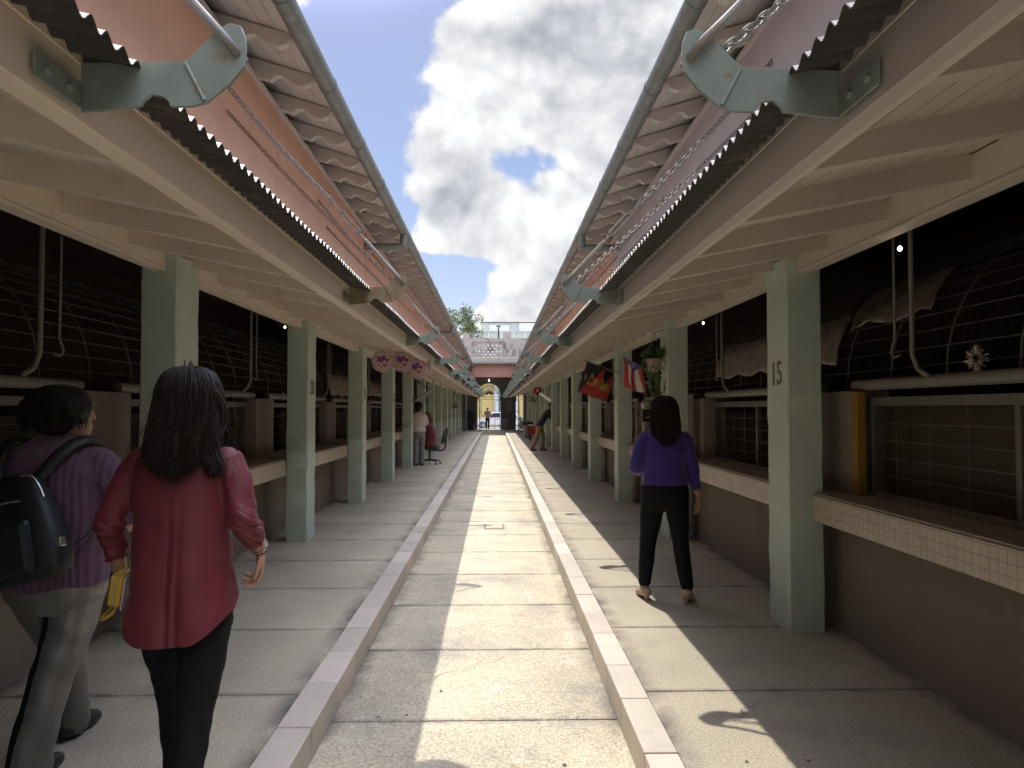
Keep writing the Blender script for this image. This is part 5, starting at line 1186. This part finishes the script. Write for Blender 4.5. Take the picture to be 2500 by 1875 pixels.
# ---- woman in violet blue
pr3 = empty('person', (1.34, 5.85, 0)); tag(pr3, 'woman with long hair in a violet blue sweater and black trousers at the shadow edge', 'person')
mb = MB(); limb(mb, [(.0, 0, 1.29, .054), (.0, .01, 1.38, .047), (.0, .015, 1.42, .047)]); head(mb, (-.005, .02, 1.482), .05)
torso(mb, [(1.33, 0, 0, .07, .05), (1.29, 0, 0, .14, .075), (1.2, 0, 0, .155, .09), (1.05, 0, 0, .15, .095), (.93, 0, 0, .165, .105), (.84, 0, 0, .17, .11), (.74, 0, 0, .14, .10)])
limb(mb, [(.165, 0, 1.275, .046), (.19, -.01, 1.16, .042), (.215, -.02, 1.04, .036), (.255, .02, .90, .032), (.285, .05, .81, .024)]); hand(mb, (.285, .05, .81), (.15, .10, -.95), (-.8, .4, 0), .42, -1, .95, .5)
limb(mb, [(-.165, 0, 1.275, .046), (-.205, -.01, 1.16, .042), (-.225, .0, 1.04, .036), (-.18, .14, 1.01, .032), (-.12, .24, 1.03, .024)]); hand(mb, (-.12, .24, 1.03), (.5, .8, .2), (.6, -.3, -.5), .6, -1, .95)
LEG3 = (((-.085, 0, .80), (-.130, .02, .46), (-.155, .05, .105)), ((.085, 0, .80), (.115, -.02, .46), (.145, -.10, .115)))
for h, kn, an in LEG3: limb(mb, [(*h, .078), (*kn, .053), (*an, .034)])
foot(mb, LEG3[0][2], (-.15, 1), 1, .12); foot(mb, LEG3[1][2], (.5, 1), 1, .25)
fuse(mb, 'body', m_skin, pr3, .005, 4)
mb = MB(); torso(mb, [(1.37, 0, .008, .058, .050), (1.345, 0, 0, .098, .066), (1.315, 0, 0, .150, .084), (1.26, 0, 0, .176, .100), (1.15, -.003, 0, .172, .110), (1.04, -.005, 0, .166, .114), (.97, 0, 0, .178, .122), (.91, 0, 0, .184, .126), (.86, 0, 0, .180, .124)], 36, 2.3)
limb(mb, [(.160, 0, 1.265, .060), (.190, -.01, 1.16, .056), (.215, -.02, 1.04, .051), (.240, .01, .93, .044), (.252, .02, .885, .042)], 5, 16); limb(mb, [(-.160, 0, 1.265, .060), (-.205, -.01, 1.16, .058), (-.228, .005, 1.04, .055), (-.18, .14, 1.01, .046), (-.15, .19, 1.02, .042)], 5, 16)
fuse(mb, 'sweater', m_violet, pr3, .006, 3, lambda p, n: .006 * NZ((p.x * 7, p.y * 7, p.z * 24)) * (1 if p.z < 1.2 else .4) + .004 * NZ((p.x * 15, p.y * 15, p.z * 15)), lambda c: c.z - .905 if abs(c.x) < .19 else 1)
mb = MB(); torso(mb, [(.96, 0, 0, .165, .112), (.88, 0, 0, .185, .126), (.80, 0, 0, .190, .128), (.74, 0, 0, .17, .12), (.70, 0, 0, .12, .10)], 28, 2.2)
limb(mb, [(-.092, 0, .78, .098), (-.115, .01, .60, .082), (-.132, .02, .46, .066), (-.145, .03, .28, .060), (-.155, .05, .135, .050)], 6, 18); limb(mb, [(.092, 0, .78, .098), (.105, -.01, .60, .082), (.116, -.02, .46, .066), (.13, -.06, .28, .060), (.145, -.10, .135, .050)], 6, 18)
fuse(mb, 'trousers', m_blk, pr3, .006, 3, lambda p, n: .004 * NZ((p.x * 14, p.y * 14, p.z * 20)))
for i, (h, kn, an) in enumerate(LEG3):
    mb = MB(); dd = ((-.15, 1), (.5, 1))[i]; foot(mb, an, dd, 1.03, (.12, .25)[i], 1.12); a_ = Vector(an); d_ = Vector((dd[0], dd[1], 0)).normalized()
    limb(mb, [(*(a_ - d_ * .045 - Vector((0, 0, .05))), .026), (*(a_ - d_ * .052 - Vector((0, 0, an[2] - .018))), .019)], 3, 10)
    fuse(mb, 'shoe', m_beige, pr3, .005, 2)
hair_mass('hair', [(1.607, 0, 0, .012, .012), (1.60, 0, -.005, .045, .05), (1.575, 0, -.01, .078, .088), (1.53, 0, -.02, .096, .10), (1.47, 0, -.03, .106, .096), (1.40, -.002, -.05, .112, .078), (1.34, -.004, -.07, .112, .056), (1.28, -.006, -.088, .10, .034), (1.22, -.008, -.10, .08, .02), (1.20, -.008, -.104, .06, .012)],
          m_hair, pr3, 800, .0024, 21, th=(2.75, 6.65), endvar=.05, c=(0, 0, 1.48), flyaway=20)

# ---- smaller figures further along
def small(loc, label, parts, vox=.010, rz=0):
    r = empty('person', loc, rz); tag(r, label, 'person')
    for nm, m, mb, pu_ in parts: fuse(mb, nm, m, r, vox, 3, pu_)
    return r
wr_ = lambda p, n: .008 * NZ((p.x * 9, p.y * 9, p.z * 12))
# white top, grey trousers, standing half behind a column
b = MB(); head(b, (.01, .02, 1.55), 1.2); limb(b, [(0, 0, 1.36, .05), (0, .01, 1.48, .048)]); torso(b, [(1.4, 0, 0, .06, .05), (1.34, 0, 0, .15, .08), (1.2, 0, 0, .15, .09), (1.0, 0, 0, .14, .09), (.85, 0, 0, .16, .1)])
for s_ in (-1, 1): limb(b, [(s_*.16, 0, 1.33, .045), (s_*.21, -.02, 1.12, .04), (s_*.13, .2, 1.08, .028)]); hand(b, (s_*.13, .2, 1.08), (-s_*.4, .9, .1), (0, 0, -1), .5, s_); limb(b, [(s_*.08, 0, .85, .07), (s_*.08, 0, .45, .05), (s_*.08, -.01, .09, .035)]); foot(b, (s_*.08, -.01, .09), (s_*.1, 1))
t = MB(); torso(t, [(1.42, 0, 0, .07, .06), (1.36, 0, 0, .15, .09), (1.25, 0, 0, .19, .115), (1.08, 0, 0, .18, .12), (.96, 0, 0, .185, .125), (.9, 0, 0, .185, .125)])
for s_ in (-1, 1): limb(t, [(s_*.16, 0, 1.32, .065), (s_*.215, -.02, 1.12, .058), (s_*.16, .14, 1.08, .05)])
q = MB(); torso(q, [(.95, 0, 0, .16, .11), (.86, 0, 0, .18, .13), (.74, 0, 0, .15, .12)]); [limb(q, [(s_*.085, 0, .82, .095), (s_*.09, 0, .48, .075), (s_*.09, -.01, .06, .078)]) for s_ in (-1, 1)]
h = MB(); h.ball((-.01, 0, 1.585), .115, 16, 10); h.ball((-.06, -.09, 1.57), .075, 12, 8)
sh_ = MB(); [foot(sh_, (s_*.08, -.01, .09), (s_*.1, 1), 1.05, 0, 1.15) for s_ in (-1, 1)]
small((-2.03, 19.75, 0), 'woman in a white top and grey trousers standing by a stall counter on the left', [('body', m_skind, b, None), ('top', m_whtop, t, wr_), ('trousers', m_greytr, q, wr_), ('hair', m_hairb, h, None), ('shoes', m_shoeb, sh_, None)], rz=.5)
# seated figure in maroon, and the office chair
b = MB(); head(b, (.0, .10, 1.27), 0); limb(b, [(0, .05, 1.1, .05), (0, .09, 1.2, .048)]); torso(b, [(1.13, 0, .05, .06, .05), (1.08, 0, .03, .15, .08), (.95, 0, 0, .15, .09), (.75, 0, -.02, .15, .1), (.55, 0, 0, .17, .12), (.48, 0, 0, .15, .1)])
for s_ in (-1, 1): limb(b, [(s_*.16, .03, 1.06, .045), (s_*.21, .12, .88, .04), (s_*.13, .36, .90, .028)]); hand(b, (s_*.13, .36, .90), (-s_*.2, .9, .1), (0, 0, -1), .4, s_); limb(b, [(s_*.09, .02, .54, .07), (s_*.11, .42, .54, .055), (s_*.11, .40, .12, .04)]); foot(b, (s_*.11, .40, .09), (s_*.1, 1))
t = MB(); torso(t, [(1.15, 0, .05, .08, .07), (1.10, 0, .03, .16, .10), (.98, 0, 0, .20, .135), (.78, 0, -.03, .205, .16), (.6, 0, -.02, .23, .18), (.50, 0, -.01, .24, .19), (.46, 0, 0, .2, .16)])
for s_ in (-1, 1): limb(t, [(s_*.16, .03, 1.05, .07), (s_*.22, .12, .88, .06), (s_*.15, .30, .90, .05)])
q = MB(); [limb(q, [(s_*.09, .0, .55, .095), (s_*.11, .42, .55, .08), (s_*.11, .41, .30, .07), (s_*.11, .40, .10, .065)]) for s_ in (-1, 1)]; torso(q, [(.62, 0, 0, .17, .13), (.5, 0, 0, .18, .15), (.47, 0, 0, .15, .12)])
h = MB(); h.ball((0, .06, 1.30), .115, 16, 10, (1, 1.05, 1.05)); h.ball((0, -.01, 1.18), .10, 12, 8, (1, .8, 1.4))
sh_ = MB(); [foot(sh_, (s_*.11, .40, .09), (s_*.1, 1), 1.05, 0, 1.15) for s_ in (-1, 1)]
m_hred = mat('auburn_hair', (.10, .045, .03), .5, var=.2, world=False)
small((-1.78, 20.2, 0), 'person in a maroon jacket seated on the office chair facing the left stall', [('body', m_skin, b, None), ('jacket', m_maroon, t, wr_), ('trousers', m_blk, q, wr_), ('hair', m_hred, h, None), ('shoes', m_shoeb, sh_, None)], rz=R(78))
m_chair = mat('black_chair_fabric', (.022, .02, .02), .8, var=.1); m_chp = mat('black_chair_plastic', (.03, .03, .03), .5, var=.05)
ch = empty('office_chair', (-1.78, 20.2, 0), R(78)); tag(ch, 'black swivel office chair on castors turned to the left stall', 'chair')
MB().box(-.23, .23, -.22, .24, .40, .455).build('seat', m_chair, ch, bevel=.025)
mb = MB(); mb.rings([[(hx * math.copysign(abs(math.cos(a)) ** .6, math.cos(a)), -.40 - lean - th_ * math.sin(a) * .5 - .0, z) for a in [2*math.pi*j/20 for j in range(20)]] for z, hx, lean, th_ in ((.56, .10, -.03, .03), (.60, .18, -.02, .06), (.72, .215, .01, .07), (.86, .205, .05, .06), (.96, .15, .085, .05), (.99, .08, .09, .02))]); mb.build('backrest', m_chair, ch, smooth=60)
mb = MB(); mb.tube(crom([(0, -.10, .385), (0, -.30, .38), (0, -.42, .42), (0, -.45, .60), (0, -.46, .72)], 4), .022, 8); mb.build('back_support', m_chp, ch, smooth=60)
MB().tube([(0, 0, .10), (0, 0, .40)], .028, 12).build('gas_column', m_chp, ch, smooth=60)
for i in range(5):
    a = 2 * math.pi * i / 5 + .3; e = (.30 * math.cos(a), .30 * math.sin(a)); l_ = MB().tube([(0, 0, .13), (e[0] * .5, e[1] * .5, .115), (*e, .085)], [.028, .022, .016], 8).build('base_leg', m_chp, ch, smooth=60); MB().tube([(e[0] - .012 * math.sin(a), e[1] + .012 * math.cos(a), .03), (e[0] + .012 * math.sin(a), e[1] - .012 * math.cos(a), .03)], .03, 12).build('castor', m_chp, l_)
MB().box(-.20, -.06, .02, .06, .455, .5).build('seat_lever', m_chp, ch)
# man leaning into a stall on the right
b = MB(); head(b, (.46, .02, 1.60), -1.4); limb(b, [(.38, 0, 1.42, .055), (.43, .01, 1.53, .05)]); torso(b, [(1.44, .36, 0, .07, .06), (1.40, .33, 0, .11, .12), (1.25, .25, 0, .11, .15), (1.05, .12, 0, .11, .15), (.92, .03, 0, .12, .15)], 24, 2)
limb(b, [(.36, -.17, 1.36, .05), (.46, -.2, 1.14, .043), (.60, -.14, 1.02, .03)]); hand(b, (.60, -.14, 1.02), (.8, .3, -.2), (0, 0, -1), .3, 1); limb(b, [(.36, .17, 1.36, .05), (.46, .2, 1.14, .043), (.62, .16, 1.02, .03)]); hand(b, (.62, .16, 1.02), (.8, -.3, -.2), (0, 0, -1), .3, -1)
LG = (((.0, -.09, .88), (-.10, -.10, .48), (-.26, -.10, .09)), ((.04, .09, .88), (.15, .08, .48), (.12, .08, .09)))
for hh, kn, an in LG: limb(b, [(*hh, .08), (*kn, .06), (*an, .04)]); foot(b, an, (1, -.15))
t = MB(); torso(t, [(1.46, .365, 0, .08, .08), (1.42, .33, 0, .13, .15), (1.25, .25, 0, .145, .195), (1.05, .11, 0, .15, .19), (.92, .02, 0, .16, .19), (.88, .0, 0, .15, .18)], 24, 2); limb(t, [(.34, -.17, 1.36, .075), (.43, -.21, 1.20, .068)]); limb(t, [(.34, .17, 1.36, .075), (.43, .21, 1.20, .068)])
q = MB(); torso(q, [(.98, .03, 0, .14, .17), (.88, .01, 0, .15, .18), (.78, .0, 0, .13, .16)], 24, 2); limb(q, [(.0, -.09, .84, .10), (-.10, -.10, .48, .082), (-.25, -.10, .10, .075)]); limb(q, [(.04, .09, .84, .10), (.15, .08, .48, .082), (.12, .08, .10, .075)])
h = MB(); h.ball((.45, .02, 1.645), .095, 14, 8, (1.05, .95, .85)); sh_ = MB(); [foot(sh_, an, (1, -.15), 1.1, 0, 1.2) for _, _, an in LG]
small((1.58, 26.8, 0), 'man in a black shirt and khaki trousers leaning into a right-hand stall', [('body', m_skind, b, None), ('shirt', m_navy, t, wr_), ('trousers', m_khaki, q, lambda p, n: .012 * NZ((p.x * 9, p.y * 9, p.z * 14))), ('hair', m_hairb, h, None), ('shoes', m_sneak, sh_, None)])
# man walking out in the gateway
b = MB(); head(b, (0, .02, 1.60), 0); limb(b, [(0, 0, 1.42, .055), (0, .01, 1.53, .05)]); torso(b, [(1.46, 0, 0, .07, .06), (1.40, 0, 0, .16, .09), (1.25, 0, 0, .17, .10), (1.05, 0, 0, .15, .1), (.9, 0, 0, .15, .1)])
for s_ in (-1, 1): limb(b, [(s_*.18, 0, 1.40, .05), (s_*.27, .0, 1.12, .043), (s_*.32, .06, .90, .03)]); hand(b, (s_*.32, .06, .90), (s_*.1, .2, -.9), (-s_, 0, 0), .4, s_); limb(b, [(s_*.09, 0, .88, .08), (s_*.09, s_*.08, .48, .055), (s_*.09, s_*.14, .09, .04)]); foot(b, (s_*.09, s_*.14, .09), (0, 1))
t = MB(); torso(t, [(1.48, 0, 0, .08, .07), (1.42, 0, 0, .17, .10), (1.25, 0, 0, .20, .125), (1.05, 0, 0, .185, .125), (.92, 0, 0, .19, .13)]); [limb(t, [(s_*.17, 0, 1.40, .07), (s_*.24, 0, 1.20, .065)]) for s_ in (-1, 1)]
q = MB(); torso(q, [(.98, 0, 0, .165, .12), (.86, 0, 0, .175, .13), (.78, 0, 0, .14, .12)]); [limb(q, [(s_*.09, 0, .84, .10), (s_*.09, s_*.08, .48, .078), (s_*.09, s_*.14, .10, .07)]) for s_ in (-1, 1)]
h = MB(); h.ball((0, 0, 1.645), .095, 14, 8, (.95, 1.05, .85)); sh_ = MB(); [foot(sh_, (s_*.09, s_*.14, .09), (0, 1), 1.1, 0, 1.2) for s_ in (-1, 1)]
small((-.62, 59.0, -.12), 'man in a brown shirt walking away through the open gate toward the white car', [('body', m_skind, b, None), ('shirt', m_brown, t, wr_), ('trousers', m_blk, q, wr_), ('hair', m_hairb, h, None), ('shoes', m_shoeb, sh_, None)], .012)
